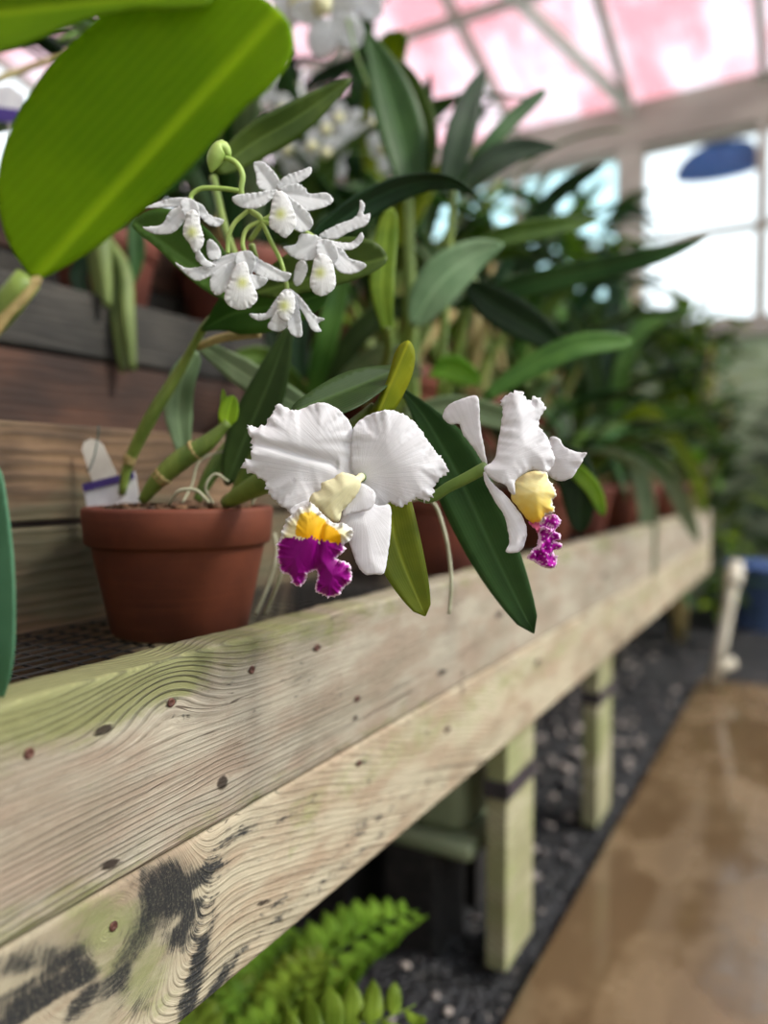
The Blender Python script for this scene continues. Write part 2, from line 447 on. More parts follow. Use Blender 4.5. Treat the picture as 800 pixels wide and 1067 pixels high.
M['back_wood'] = plank_plain('dark_back_boards', (88, 76, 66), (46, 38, 34))
# ------------------------------------------------------------------ the bench
bench = thing('plant_bench', (-.4, 1.7, 0), 'long stepped greenhouse bench of weathered boards carrying the potted orchids', 'bench')
XF = -.40
YB0, YB1 = -.35, 3.62
spots_up = [(30, 785, 7, 5), (108, 760, 13, 6), (178, 732, 7, 5), (262, 698, 5, 4), (330, 675, 6, 4), (232, 815, 7, 9), (115, 900, 12, 6), (372, 728, 5, 4), (370, 748, 4, 3),
            (460, 700, 6, 4), (520, 640, 5, 4), (630, 600, 4, 3)]
spots_low = [(118, 965, 6, 6), (374, 795, 5, 4), (275, 940, 9, 3), (466, 760, 4, 4), (560, 690, 4, 4)]
molds = [  # centre, radii, angle, strength (frame pixels, on the lower board)
    (175, 915, 26, 22, -20, 1.0), (192, 945, 20, 24, 40, 1.0), (212, 912, 26, 9, -35, .8), (165, 930, 16, 18, 0, .9), (150, 965, 12, 34, 25, .7),
    (35, 1030, 60, 17, -28, 1.1), (70, 1010, 30, 16, -40, .8), (20, 1000, 40, 14, -20, .7), (120, 1020, 26, 32, 20, .62), (85, 1040, 10, 34, 32, .8),
    (208, 1000, 7, 34, 20, 1.0), (218, 1040, 5, 40, 30, .9), (196, 1050, 8, 30, 12, .9), (250, 868, 26, 6, -32, .7), (300, 850, 30, 4, -34, .35),
    (20, 1060, 60, 8, -30, 1.0), (238, 1010, 5, 28, 35, .5), (375, 860, 16, 6, -38, .5), (140, 1050, 14, 30, 25, .5), (185, 975, 14, 18, 40, .85),
    (172, 938, 7, 11, -35, -.62), (206, 930, 9, 5, -30, -1.0), (182, 962, 5, 14, 35, -.9), (60, 1046, 60, 4, -32, -.9), (52, 1018, 40, 4, -30, -.8), (108, 1000, 10, 16, 20, -1.0), (150, 1012, 8, 26, 28, -.9), (95, 1062, 30, 5, -35, -.8), (20, 1022, 30, 5, -26, -.8), (130, 1058, 5, 22, 25, -.7)]
def ell(px, py, c):
    a = math.radians(c[4]); dx, dy = px - c[0], py - c[1]
    u = dx * math.cos(a) + dy * math.sin(a); v = -dx * math.sin(a) + dy * math.cos(a)
    return c[5] * math.exp(-((u / c[2]) ** 2 + (v / c[3]) ** 2) * .9)
k1, k2, k3 = [PX(*q, XF) for q in ((108, 760), (232, 815), (175, 716))]
kl, kl2 = PX(112, 972, XF), PX(190, 935, XF)
def gs(u, v, c, su, sv): return math.exp(-((u - c.y) / su) ** 2 - ((v - c.z) / sv) ** 2)
def phase_up(y, z):
    w = 215 * z + 1.2 * mnoise.noise(Vector((y * 3, z * 9, 0)))
    w += (z - k2.z) * -95 * gs(y, z, k2, .03, .016)
    w += (z - k1.z) * -60 * gs(y, z, k1, .03, .02)
    w -= 4.6 * gs(y, z, k3, .05, .028) + 2.2 * math.sin(y * 4.2 + 1) + 8 * y
    return w
def phase_low(y, z):
    w = 150 * z + 40 * y + 2.5 * mnoise.noise(Vector((y * 4, z * 10, 3)))
    r = math.hypot((y - kl.y) / 1.0, (z - kl.z) / .9)
    a = math.exp(-(r / .05) ** 2)
    w = w * (1 - a) + a * (r * 210)
    r2 = math.hypot((y - kl2.y), (z - kl2.z) * .5)
    w += 6 * math.exp(-(r2 / .04) ** 2)
    return w
def front_plank(z0, z1, phase, which, mat):
    ys = list(np.arange(YB0, .95, .0026)) + list(np.arange(.95, 1.8, .006)) + list(np.arange(1.8, YB1 + .001, .014)); ys[-1] = YB1
    nz = 50
    prof = [(XF - .038, z1 - .004), (XF - .036, z1)] + [(XF - .034 + .0295 * i / 6, z1) for i in range(1, 7)]
    prof += [(XF - .0022, z1 - .0004), (XF - .0006, z1 - .0016), (XF, z1 - .004)]
    prof += [(XF, z1 - .004 - (z1 - z0 - .008) * i / nz) for i in range(1, nz + 1)]
    prof += [(XF - .0006, z0 + .0016), (XF - .0022, z0 + .0004), (XF - .034, z0), (XF - .038, z0 + .004)]
    verts, pa, mo, al, am, sp = [], [], [], [], [], []
    kl_ = kl
    for y in ys:
        for x, z in prof:
            zz, xx = z, x
            if which == 'up' and z > z1 - .005:
                n = mnoise.noise(Vector((y * 18, 0, 0))) * .0016 + mnoise.noise(Vector((y * 60, 3, 0))) * .0009
                zz += n - max(0, mnoise.noise(Vector((y * 9, 7, 0)))) * .003
            px, py, d = proj((x, y, z)) if y > .02 else (-999, -999, 1)
            s = 0
            for q in (spots_up if which == 'up' else spots_low):
                if abs(px - q[0]) < 40 and abs(py - q[1]) < 30:
                    dx, dy = px - q[0], py - q[1]; dy2 = dy + dx * .35
                    s = max(s, math.exp(-(dx / (q[2] * .95)) ** 2 - (dy2 / (q[3] * .9)) ** 2))
            g_ = 0; m_ = 0; a_ = 1
            t = (z1 - z) / (z1 - z0)
            if which == 'up':
                g_ = .72 * math.exp(-(t / .27) ** 2) * (1 if y < .6 else .75) + .5 * math.exp(-((1 - t) / .18) ** 2) * (1 if y < .75 else .5)
                g_ += .5 * gs(y, z, PX(60, 745, XF), .07, .02) + .45 * gs(y, z, PX(150, 720, XF), .07, .016)
                a_ = .30 + .6 * math.exp(-((t - .78) / .26) ** 2) * (1 if y < .5 else math.exp(-((y - .5) / .25) ** 2)) + .75 * gs(y, z, k3, .07, .03) - .2 * gs(y, z, PX(60, 830, XF), .06, .03)
                s_line = 0
            else:
                g_ = .75 * math.exp(-(math.hypot((px - 120), (py - 968) * 1.2) / 55) ** 2) + .5 * math.exp(-(math.hypot((px - 150), (py - 1045)) / 45) ** 2)
                g_ += .5 * math.exp(-((t - .3) / .3) ** 2) * (1 if px > 300 else 0)
                m_ = max(-.4, min(1.1, sum(ell(px, py, c) for c in molds))) if px < 450 else 0
                # dark streaks running along the lower edge
                if px > 200:
                    st = math.exp(-((t - .86) / .035) ** 2) + .8 * math.exp(-((t - .72 + .02 * math.sin(y * 20)) / .02) ** 2)
                    m_ += .42 * st * math.exp(-((px - 330) / 150) ** 2)
                a_ = .5 + .4 * math.exp(-((t - .8) / .2) ** 2)
            verts.append((xx, y, zz)); pa.append(phase(y, z + (x - XF) * .6)); mo.append(m_); al.append(g_); am.append(max(0, a_)); sp.append(s)
    k = len(prof)
    faces = [(i * k + j, i * k + (j + 1) % k, (i + 1) * k + (j + 1) % k, (i + 1) * k + j) for i in range(len(ys) - 1) for j in range(k)]
    faces += [tuple(range(k))[::-1], tuple((len(ys) - 1) * k + j for j in range(k))]
    me = bpy.data.meshes.new('plank'); me.from_pydata(verts, [], [f[::-1] for f in faces])
    for nm, arr in (('phase', pa), ('mold', mo), ('algae', al), ('amp', am), ('spot', sp)):
        at = me.attributes.new(nm, 'FLOAT', 'POINT'); at.data.foreach_set('value', np.array(arr, dtype=np.float32))
    return link('front_plank', me, mat, bench)
up_o = front_plank(.571, .712, phase_up, 'up', M['board_up'])
lo_o = front_plank(.437, .5695, phase_low, 'low', M['board_low'])
lo_o['label'] = 'lower front board with black mould around a knot'
up_o['label'] = 'upper front board, silvery with green algae along its top'
for par, lst in ((up_o, [spots_up[i] for i in (0, 2, 3, 4, 7)]), (lo_o, [spots_low[i] for i in (0, 1, 3)])):
    for q in lst:
        c = PX(q[0], q[1], XF); bm = bmesh.new()
        lathe(bm, [(.0034, -.004), (.0034, .0006), (.003, .0011), (.0017, .0012), (.0012, .0004)], 16)
        bmesh.ops.rotate(bm, verts=bm.verts, matrix=Matrix.Rotation(R(90), 3, 'Y')); bmesh.ops.translate(bm, verts=bm.verts, vec=c)
        link('screw', bm_mesh(bm), M['rust'], par)
# a split sliver of wood on the top edge below the pot
sl = bmesh.new(); a_, b_ = P(198, 689, .655), P(268, 664, .715)
tube(sl, [a_, a_.lerp(b_, .4) + Vector((0, 0, .002)), b_], lambda t: .0006 + .0024 * math.sin(math.pi * t), 12, 6)
link('wood_splinter', bm_mesh(sl), M['board_up'], up_o)
def board(name, lo, hi, mat, bev=.003, parent=bench, label=None):
    bm = bmesh.new(); box(bm, lo, hi, bev)
    o = link(name, bm_mesh(bm), mat, parent, smooth=False)
    if label: o['label'] = label
    return o
T1, T2, T3, T4 = .69, .885, 1.10, 1.32        # heights of the steps
X1, X2, X3, X4, X5 = -.438, -.67, -.92, -1.17, -1.45
def riser(x, z0, z1, mat, n=1): board('riser_plank', (x - .03, YB0 - .3, z0), (x, YB1, z1), mat)
riser(X2, T1 - .06, .793, M['riser_a']); riser(X2, .799, .897, M['riser_a'])
riser(X3, T2 - .05, 1.013, M['riser_b']); riser(X3, 1.019, 1.112, M['riser_c'])
riser(X4, T3 - .05, 1.22, M['riser_c']); riser(X4, 1.226, 1.332, M['riser_b'])
for xa, xb, z in ((X1, X2, T1), (X2 - .03, X3, T2), (X3 - .03, X4, T3), (X4 - .03, X5, T4)):
    bm = bmesh.new(); n = max(2, round((xa - xb) / .018))
    for i in range(n + 1):
        x = xb + (xa - xb) * i / n
        bar(bm, (x, YB0, z - .001), (x, YB1, z - .001), .0016, .0016)
    y = YB0
    while y < YB1:
        bar(bm, (xb, y, z - .0026), (xa, y, z - .0026), .0016, .0016); y += .0254
    link('wire_mesh', bm_mesh(bm), M['wire'], bench, smooth=False)
    for yy in (-.2, .9, 2.0, 3.1):
        board('cross_bearer', (xb + .002, yy, z - .075), (xa - .002, yy + .04, z - .005), M['riser_c'])
posts = []
for yy in (1.185, 1.80):
    o = board('post', (-.478, yy, 0), (-.440, yy + .14, .70), M['post'], .003); posts.append(o)
    s = bmesh.new()
    for lo, hi in (((-.440, yy - .003, .300), (-.4365, yy + .143, .330)), ((-.4815, yy - .003, .300), (-.478, yy + .143, .330)),
                   ((-.478, yy - .0035, .300), (-.440, yy, .330)), ((-.478, yy + .14, .300), (-.440, yy + .1435, .330))): box(s, lo, hi)
    st = link('strap', bm_mesh(s), M['strap'], o, smooth=False); st['label'] = 'dark strap around the post'
for yy in (.2, 1.6, 3.4):
    for x, h in ((X2 - .07, T2 - .08), (X3 - .07, T3 - .08), (X4 - .07, T4 - .08)):
        board('rear_post', (x - .04, yy, 0), (x, yy + .09, h), M['riser_c'])
# ------------------------------------------------------------------ the setting
def struct(name, me, mat, smooth=False, parent=None):
    o = link(name, me, mat, parent, smooth)
    if parent is None: o['kind'] = 'structure'
    return o
def sbox(name, lo, hi, mat, bev=0, parent=None):
    bm = bmesh.new(); box(bm, lo, hi, bev); return struct(name, bm_mesh(bm), mat, parent=parent)
WALK_X = -.405
# gravel bed under and beyond the bench
g = G('dark_gravel'); ob = g.obj()
v1 = g.voronoi(ob, 70); v2 = g.voronoi(ob, 24); nz = g.noise(ob, 30, 4, .7); n2 = g.noise(ob, 2.2, 3, .6)
col = g.mix(g.sstep(nz, .35, .7), lin((12, 12, 14)), lin((44, 44, 49)))
col = g.mix(g.sstep(g.noise(ob, 45, 2), .66, .74) * .7, col, lin((150, 140, 134)))
M['gravel'] = g.done(g.bsdf(Base_Color=col, Roughness=.55, Normal=g.bump(v1 * 1.0 + v2 + nz, 1.0, .02)))
bm = bmesh.new()
bmesh.ops.create_grid(bm, x_segments=90, y_segments=160, size=1)
for v in bm.verts:
    v.co.x = -2.6 + (v.co.x + 1) / 2 * 5.4; v.co.y = -.8 + (v.co.y + 1) / 2 * 7.0
    n = mnoise.noise(Vector((v.co.x * 6, v.co.y * 6, 0)))
    v.co.z = -.045 + .02 * n + (.02 * mnoise.noise(Vector((v.co.x * 25, v.co.y * 25, 4))))
    if v.co.x < WALK_X - .02 or v.co.y > 3.5: v.co.z += .03
struct('ground', bm_mesh(bm), M['gravel'], True)
rs = random.Random(5)
bm = bmesh.new()
for i in range(420):
    if i < 300: x, y = rs.uniform(-1.5, WALK_X - .04), rs.uniform(.3, 4.2)
    else: x, y = rs.uniform(-.9, WALK_X - .03), rs.uniform(1.6, 3.2)
    r = rs.uniform(.006, .017)
    q = bmesh.ops.create_icosphere(bm, subdivisions=1, radius=r)
    sx, sy, sz = rs.uniform(.8, 1.3), rs.uniform(.8, 1.3), rs.uniform(.45, .8)
    for v in q['verts']:
        v.co = Vector((v.co.x * sx * rs.uniform(.9, 1.1) + x, v.co.y * sy * rs.uniform(.9, 1.1) + y, v.co.z * sz + .002))
g = G('pale_stones'); ob = g.obj(); nz = g.noise(ob, 22, 3)
M['pebble'] = g.done(g.bsdf(Base_Color=g.mix(g.sstep(nz, .4, .62), lin((56, 54, 58)), lin((176, 164, 156))), Roughness=.6))
o = link('gravel_stones', bm_mesh(bm), M['pebble'])
tag(o, 'loose pale and dark stones scattered over the black gravel under the bench', 'stones', kind='stuff')
# walkway
g = G('wet_walkway'); ob = g.obj(); x, y, z = g.xyz(ob)
n1 = g.noise(ob, 2.6, 4, .6); n2 = g.noise(ob, 60, 3, .6); n3 = g.noise(g.vec(x * 7, y * 1.2, 0), 1.0, 3, .6)
wet = g.sstep(n1 + (n3 - .5) * .8, .40, .56)
col = g.mix(g.sstep(n3, .3, .7), lin((106, 88, 66)), lin((130, 110, 84)))
col = g.mix(wet * .7, col, lin((80, 62, 43)))
col = g.mix(g.sstep(n2, .4, .7) * .2, col, lin((96, 76, 54)))
M['walk'] = g.done(g.bsdf(Base_Color=col, Roughness=.30 - wet * .22, Normal=g.bump(n2 * .3 + n1 * .6, .1, .004)))
sbox('floor', (WALK_X, -.8, -.09), (1.5, 3.42, 0), M['walk'], .006)
# end wall
YE = 6.0
XW0, XW1 = -5.8, 2.0
ZE0, ZE1 = 3.34, 3.68
sbox('wall_end', (XW0, YE, 0), (XW1, YE + .12, 1.86), M['knee'])
sbox('trim_1', (XW0, YE - .06, 1.86), (XW1, YE + .16, 2.0), M['beam'], .01)
sbox('trim_2', (XW0, YE - .05, ZE0), (XW1, YE + .14, ZE1), M['beam'], .01)
mull = [-1.27 + .9 * k for k in range(-5, 4)]
g = G('clear_glass')
fr = g.n('ShaderNodeFresnel'); fr.inputs[0].default_value = 1.4
gl = g.n('ShaderNodeBsdfGlossy'); gl.inputs['Roughness'].default_value = .02
M['glass'] = g.done(g.mixs(V(g, fr.outputs[0]) * .6, g.transp((.96, .99, .99)), V(g, gl.outputs[0])))
g = G('aqua_glass')
M['glass_aqua'] = g.done(g.mixs(.28, g.transp((.80, .96, .98)), g.transl((.78, .95, .97))))
for k in range(len(mull) - 1):
    a, b = mull[k], mull[k + 1]
    root = bpy.data.objects.new('window_%d' % (k + 1), None); COL.objects.link(root); root.location = (a, YE, 2.0); root['kind'] = 'structure'
    bm = bmesh.new()
    hw_ = .10 if abs(a + 1.27) < .01 else .035
    box(bm, (a - hw_, YE - .045, 2.001), (a + hw_, YE + .07, ZE0 - .001), .004)
    if k == len(mull) - 2: box(bm, (b - .035, YE - .03, 2.0), (b + .035, YE + .07, ZE0), .004)
    box(bm, (a + .035, YE, 2.62), (b - .035, YE + .05, 2.67), .004)
    box(bm, (a + .035, YE, ZE0 - .05), (b - .035, YE + .05, ZE0 - .001), .004)
    link('window_frame', bm_mesh(bm), M['frame'], root, smooth=False)
    for z0, z1 in ((2.0, 2.62), (2.67, ZE0 - .05)):
        bm = bmesh.new(); box(bm, (a + .035, YE + .02, z0), (b - .035, YE + .026, z1))
        link('pane', bm_mesh(bm), M['glass_aqua'] if b < -1.2 else M['glass'], root, smooth=False)
# roof: pink shaded glazing that climbs from the end wall
SL = math.tan(R(15))
def roof_z(y): return ZE1 + (YE - y) * SL
g = G('pink_shaded_glazing'); ob = g.obj(); x, y, z = g.xyz(ob)
n1 = g.noise(g.vec(x * 1.5, y * .9, 0), 1.0, 4, .6); n2 = g.noise(g.vec(x * 5, y * 1.4, 0), 1.0, 3, .6)
white = g.sstep(n1 + (n2 - .5) * .5, .36, .62)
col = g.mix(white, lin((204, 142, 150)), lin((208, 190, 196)))
p = g.transl(col)
M['roof'] = g.done(g.mixs(g.clamp(.08 + white * .2), p, g.transp((1, .9, .93))))
YR = -1.3
for k in range(len(mull) - 1):
    a, b = mull[k], mull[k + 1]
    bm = bmesh.new()
    vs = [bm.verts.new((q, yy, roof_z(yy) - .02)) for q, yy in ((a, YR), (b, YR), (b, YE + .2), (a, YE + .2))]
    bm.faces.new(vs); bmesh.ops.solidify(bm, geom=bm.faces[:], thickness=.006)
    o = struct('ceiling', bm_mesh(bm), M['roof'])
for i, a in enumerate(mull):
    bm = bmesh.new(); bar(bm, (a, YR, roof_z(YR) - .05), (a, YE + .05, roof_z(YE + .05) - .05), .05, .09)
    struct('roof_beam', bm_mesh(bm), M['frame'])
for yy in (4.75, 3.5, 2.2, .9, -.4):
    bm = bmesh.new(); bar(bm, (XW0, yy, roof_z(yy) - .09), (XW1, yy, roof_z(yy) - .09), .05, .06); struct('roof_beam', bm_mesh(bm), M['beam'])
bm = bmesh.new(); bar(bm, (-1.27, YE - .05, ZE1 - .05), (-1.95, 4.2, roof_z(4.2) - .08), .07, .07); struct('roof_beam', bm_mesh(bm), M['white_pl'])
# wooden back wall behind the steps, glazed above
sbox('wall_left', (-2.26, -1.3, 0), (-2.2, 4.6, 1.72), M['back_wood'])
sbox('wall_back_fill', (XW0, -1.42, 0), (XW1, -1.3, 5.6), M['pale_wall'])  # unseen wall behind the camera, added to block sky and give pale front fill
sbox('wall_right', (XW1 - .06, -1.3, 0), (XW1 + .06, YE, .9), M['knee'])
for i_, yy in enumerate((0, 1.2, 2.4, 3.6, 4.8)): sbox('trim_%d' % (i_ + 3), (XW1 - .04, yy - .03, .9), (XW1 + .04, yy + .03, roof_z(yy) - .1), M['frame'])
# outdoors
g = G('pale_yard'); ob = g.obj()
M['yard'] = g.done(g.bsdf(Base_Color=g.mix(g.noise(ob, 1.2, 3), lin((200, 206, 204)), lin((225, 228, 226))), Roughness=.9))
bm = bmesh.new(); bmesh.ops.create_grid(bm, x_segments=2, y_segments=2, size=14)
bmesh.ops.translate(bm, verts=bm.verts, vec=(-3, 4, -.16)); struct('outside_ground', bm_mesh(bm), M['yard'])
# the blue cover on the outside of the upper pane
bm = bmesh.new(); bmesh.ops.create_uvsphere(bm, u_segments=32, v_segments=16, radius=1)
bc = P(752, 181, 5.55)
for v in bm.verts:
    n = 1 + .16 * mnoise.noise(Vector(v.co * 1.5))
    zz = v.co.z * (.21 if v.co.z > 0 else .07)  * n + v.co.x * .0
    v.co = Vector((bc.x + v.co.x * .30 * n, YE + .07 + v.co.y * .04, bc.z + zz))
o = link('blue_cover', bm_mesh(bm), M['blue_deep'])
tag(o, 'blurred dark blue oval cover hanging against the bright upper window pane', 'cover')
# ------------------------------------------------------------------ light
w = bpy.data.worlds.new('world'); SC.world = w; w.use_nodes = True
nt = w.node_tree; nt.nodes.clear()
o_ = nt.nodes.new('ShaderNodeOutputWorld'); bg = nt.nodes.new('ShaderNodeBackground')
tc = nt.nodes.new('ShaderNodeTexCoord'); sx = nt.nodes.new('ShaderNodeSeparateXYZ'); rp = nt.nodes.new('ShaderNodeValToRGB')
nt.links.new(tc.outputs['Generated'], sx.inputs[0]); nt.links.new(sx.outputs['Z'], rp.inputs[0]); nt.links.new(rp.outputs[0], bg.inputs[0]); nt.links.new(bg.outputs[0], o_.inputs[0])
rp.color_ramp.elements[0].color = (.93, .97, 1, 1); rp.color_ramp.elements[1].color = (.80, .90, 1, 1)
bg.inputs[1].default_value = 1.25
sd = bpy.data.lights.new('sun', 'SUN'); so = bpy.data.objects.new('sun', sd); COL.objects.link(so)
sd.energy = 2.4; sd.angle = R(11); sd.color = (1, .95, .86)
so.rotation_euler = Vector((.74, .18, .74)).to_track_quat('Z', 'Y').to_euler()
SC.view_settings.view_transform = 'Standard'; SC.view_settings.look = 'None'
SC.view_settings.gamma = 1; SC.view_settings.use_curve_mapping = False
SC.view_settings.exposure = .74
SC.cycles.use_denoising = True
SC.cycles.max_bounces = 8; SC.cycles.transparent_max_bounces = 12
SC.cycles.caustics_reflective = False; SC.cycles.caustics_refractive = False
SC.cycles.sample_clamp_indirect = 6
# ------------------------------------------------------------------ pots, plants
def pot_me(h=.124, r=.0915, rb=.0655, rim=.036, c=(0, 0, 0), local=False):
    bm = bmesh.new(); rt = rb + (r * .9 - rb) * 1.0
    prof = [(rb * .6, .004), (rb - .004, 0), (rb, .003), (rt, h - rim - .004), (rt + .001, h - rim - .001), (r - .005, h - rim), (r - .0025, h - rim + .002),
            (r, h - .004), (r - .0012, h - .001), (r - .003, h), (r - .008, h), (r - .0095, h - .002), (r - .011, h - .03), (rb - .006, .012), (rb * .3, .011)]
    lathe(bm, prof, 56, c); me = bm_mesh(bm)
    if local: me['local'] = 1
    return me
def bark_me(r, z, seed, c=(0, 0, 0), local=False, n=70):
    rr = random.Random(seed); bm = bmesh.new()
    lathe(bm, [(r * .98, z - .02), (r * .95, z - .006), (r * .5, z - .002)], 24, c)
    for i in range(n):
        a, q = rr.uniform(0, 6.28), r * .9 * math.sqrt(rr.random()); L = rr.uniform(.006, .016)
        m = Matrix.Translation(Vector(c) + Vector((q * math.cos(a), q * math.sin(a), z + rr.uniform(-.004, .006)))) @ Matrix.Rotation(rr.uniform(0, 6.28), 4, 'Z') @ Matrix.Rotation(rr.uniform(-.6, .6), 4, 'X')
        k = bmesh.ops.create_cube(bm, size=1)
        for v in k['verts']: v.co = m @ Vector((v.co.x * L, v.co.y * L * .55 * rr.uniform(.7, 1.2), v.co.z * .006))
    me = bm_mesh(bm)
    if local: me['local'] = 1
    return me
def bulb_rad(r0, r1, r2): return lambda t: r0 + (r1 - r0) * math.sin(math.pi * min(1, t * 1.15)) + (r2 - r0) * max(0, t - .6)
# ============ the clay-potted cattleya in front
pc = Vector((-.5457, .546, T1))
A = thing('potted_orchid', pc, 'orchid in the nearest terracotta pot bearing two large white flowers with purple lips', 'orchid')
link('pot', pot_me(c=pc), M['terra'], A)
link('bark', bark_me(.079, .119, 3, c=pc, n=150), M['bark'], A)
def cane(pts, r, mat, par, name='cane', n=24, seg=10):
    return link(name, tube_me([P(*q) for q in pts], r, n, seg), mat, par)
def lf(pts, hw, mat, par, prof='strap', label=None, **k):
    o = link('leaf', leaf_px(pts, hw, prof, **k), mat, par)
    if label: o['label'] = label
    return o
cane([(127, 515, .77), (135, 480, .765), (160, 430, .75), (188, 385, .74), (212, 342, .72), (232, 322, .71)], lambda t: .0036 + .0030 * math.sin(math.pi * min(1, t * 1.3)) + .002 * max(0, t - .7), M['bulb'], A)
lf([(210, 344, .715), (245, 326, .70), (295, 318, .685), (342, 306, .675)], 25, M['leaf_mid'], A, 'oval', fold=.15)
cane([(148, 522, .72), (165, 500, .715), (190, 478, .71), (215, 462, .705), (238, 440, .70)], lambda t: .0045 + .0055 * math.sin(math.pi * min(1, t * 1.05)), M['bulb'], A)
lf([(236, 448, .70), (238, 430, .70), (243, 412, .70)], 10, M['leaf_yellow'], A, 'oval')
lf([(230, 446, .702), (234, 428, .702), (232, 405, .70)], 5, M['leaf_lime'], A, 'lance')
cane([(205, 522, .74), (222, 490, .745), (245, 460, .75), (262, 440, .755)], lambda t: .0042 + .004 * math.sin(math.pi * t), M['stem'], A)
cane([(240, 526, .72), (258, 495, .71), (282, 455, .70), (300, 430, .68)], lambda t: .0048 + .0042 * math.sin(math.pi * t), M['bulb'], A)
lf([(236, 506, .735), (256, 455, .73), (282, 395, .72), (302, 338, .71)], 22, M['leaf_dark'], A, 'lance', roll=.3)
lf([(192, 475, .79), (186, 430, .79), (190, 395, .78), (206, 366, .78)], 14, M['leaf_grey'], A, 'strap')
lf([(208, 358, .77), (245, 383, .76), (280, 405, .75), (335, 436, .74)], 15, M['leaf_grey'], A, 'strap', fold=.1)
lf([(255, 520, .70), (275, 490, .69), (300, 465, .68)], 9, M['leaf_dark'], A, 'strap')
cane([(205, 362, .74), (232, 352, .73), (270, 346, .72)], lambda t: .0035 + .002 * t, M['bulb_dry'], A, 'dry_cane')
for o_, (q0, q1), r_ in ((A.children[2], ((136, 474, .764), (134, 484, .765)), .0062), (A.children[4], ((172, 494, .714), (165, 500, .715)), .0092), (A.children[4], ((205, 468, .708), (199, 472, .709)), .0098)):
    p0, p1 = P(*q0), P(*q1)
    link('sheath_ring', tube_me([p0, p0.lerp(p1, .5), p1], lambda t, r_=r_: r_ * (1 + .08 * math.sin(t * 6)), 6, 14), M['bulb_dry'], o_)
for k_, (pts, r_) in enumerate((([(222, 525, .70), (214, 508, .69), (224, 494, .69), (238, 502, .69)], .0013), ([(176, 526, .69), (186, 512, .68), (204, 511, .68), (218, 524, .68)], .0018), ([(262, 526, .70), (272, 508, .70), (290, 500, .71)], .0015), ([(190, 524, .7), (200, 505, .71), (208, 480, .72), (232, 470, .73)], .0012))):
    cane(pts, lambda t, r_=r_: r_, M['root'], A, 'root', 18, 7)
# main cane carrying the flowers, its two leaves and the spathe
cane([(235, 524, .70), (270, 505, .67), (320, 480, .64), (365, 450, .625), (392, 425, .615)], lambda t: .006 + .006 * math.sin(math.pi * t), M['bulb'], A)
def trough(ax, ay, bx, by, k, bend=0.0):
    L = math.hypot(bx - ax, by - ay); nx, ny = -(by - ay) / L, (bx - ax) / L
    def f(x, y, d, arc):
        w = (x - ax) * nx + (y - ay) * ny; t = ((x - ax) * (bx - ax) + (y - ay) * (by - ay)) / L / L
        return abs(w) * k + bend * t * t
    return f
def axis_uv(ax, ay, bx, by, w):
    L = math.hypot(bx - ax, by - ay); nx, ny = -(by - ay) / L, (bx - ax) / L
    return lambda x, y, d, arc: (.5 + ((x - ax) * nx + (y - ay) * ny) / (2 * w), ((x - ax) * (bx - ax) + (y - ay) * (by - ay)) / L / L)
def lfill(outline, D, ax, hw, mat, par, k=.00025, bend=0, tilt=(0, 0), label=None, res=5, dfn=None):
    o = link('leaf', fill(outline, D, res, zfn=trough(*ax, k, bend), uvfn=axis_uv(*ax, hw), thick=.0009, tilt=tilt, dfn=dfn), mat, par)
    if label: o['label'] = label
    return o
lfill([(306, 430), (330, 405), (362, 385), (395, 376), (414, 377), (414, 388), (392, 415), (362, 436), (330, 440)], .605, (310, 432, 414, 380), 24, M['leaf_dark'], A, .0006, tilt=(0, .0008))
o = lfill([(385, 430), (402, 398), (412, 364), (424, 354), (432, 362), (432, 380), (424, 402), (408, 428)], .598, (395, 428, 425, 357), 17, M['leaf_yellow'], A, -.0008, label='yellow-green sheath behind the nearer flower')
lf([(418, 405, .68), (445, 438, .665), (480, 500, .645), (517, 580, .625), (556, 660, .61)], 29, M['leaf_dark'], A, 'oval', fold=.22, roll=.15)
lf([(398, 470, .60), (404, 520, .59), (416, 575, .58), (443, 642, .575)], 25, M['leaf_lime'], A, 'oval', fold=.25, label='yellow-green leaf hanging over the front board')
for pts in ([(286, 556, .78), (288, 580, .77), (278, 612, .77), (266, 640, .77)], [(300, 560, .70), (292, 600, .71), (276, 640, .74)],
            [(400, 530, .69), (445, 520, .68), (462, 550, .68), (470, 600, .675), (468, 640, .67)]):
    cane(pts, lambda t: .0017, M['root'], A, 'root', 30, 8)
# ---- the nearer flower
def flower_root(par, at, label=None):
    e = bpy.data.objects.new('flower', None); COL.objects.link(e); e.parent = par; e.location = Vector(at) - par.location
    if label: e['label'] = label
    return e
def ruffle(amp, k, w, base, bulge=.0, cup=0.0):
    def f(x, y, d, arc):
        r = math.hypot(x - base[0], y - base[1]) / 100
        e = math.exp(-d / w)
        return amp * e * 1.9 * (mnoise.noise(Vector((arc * k * .42, base[0], 1))) + .8 * mnoise.noise(Vector((arc * k * 1.1, base[0], 4)))) * min(1, r * 1.6) + bulge * (1 - math.exp(-d / 22)) + cup * r * r
    return f
def polar(base):
    return lambda x, y, d, arc: (math.atan2(y - base[1], x - base[0]), math.hypot(x - base[0], y - base[1]) / 100)
def c2(l): return [(250 + x / 3.478, 400 + y / 3.478) for x, y in l]
FD = .56
f1 = flower_root(A, P(370, 500, FD), 'larger flower facing the camera, white petals and bilobed magenta lip')
def petal(nm, outl, D, base, par, frill=1.6, amp=.0022, k=.16, w=9, bulge=.004, cup=0, res=2.6, mat='petal', seed=1, tilt=(0, 0), label=None, ff=.30):
    o = link(nm, fill(outl, D, res, frill, ff, ruffle(amp, k, w, base, bulge, cup), None, polar(base), .0005, seed, tilt=tilt), M[mat], par)
    if label: o['label'] = label
    return o
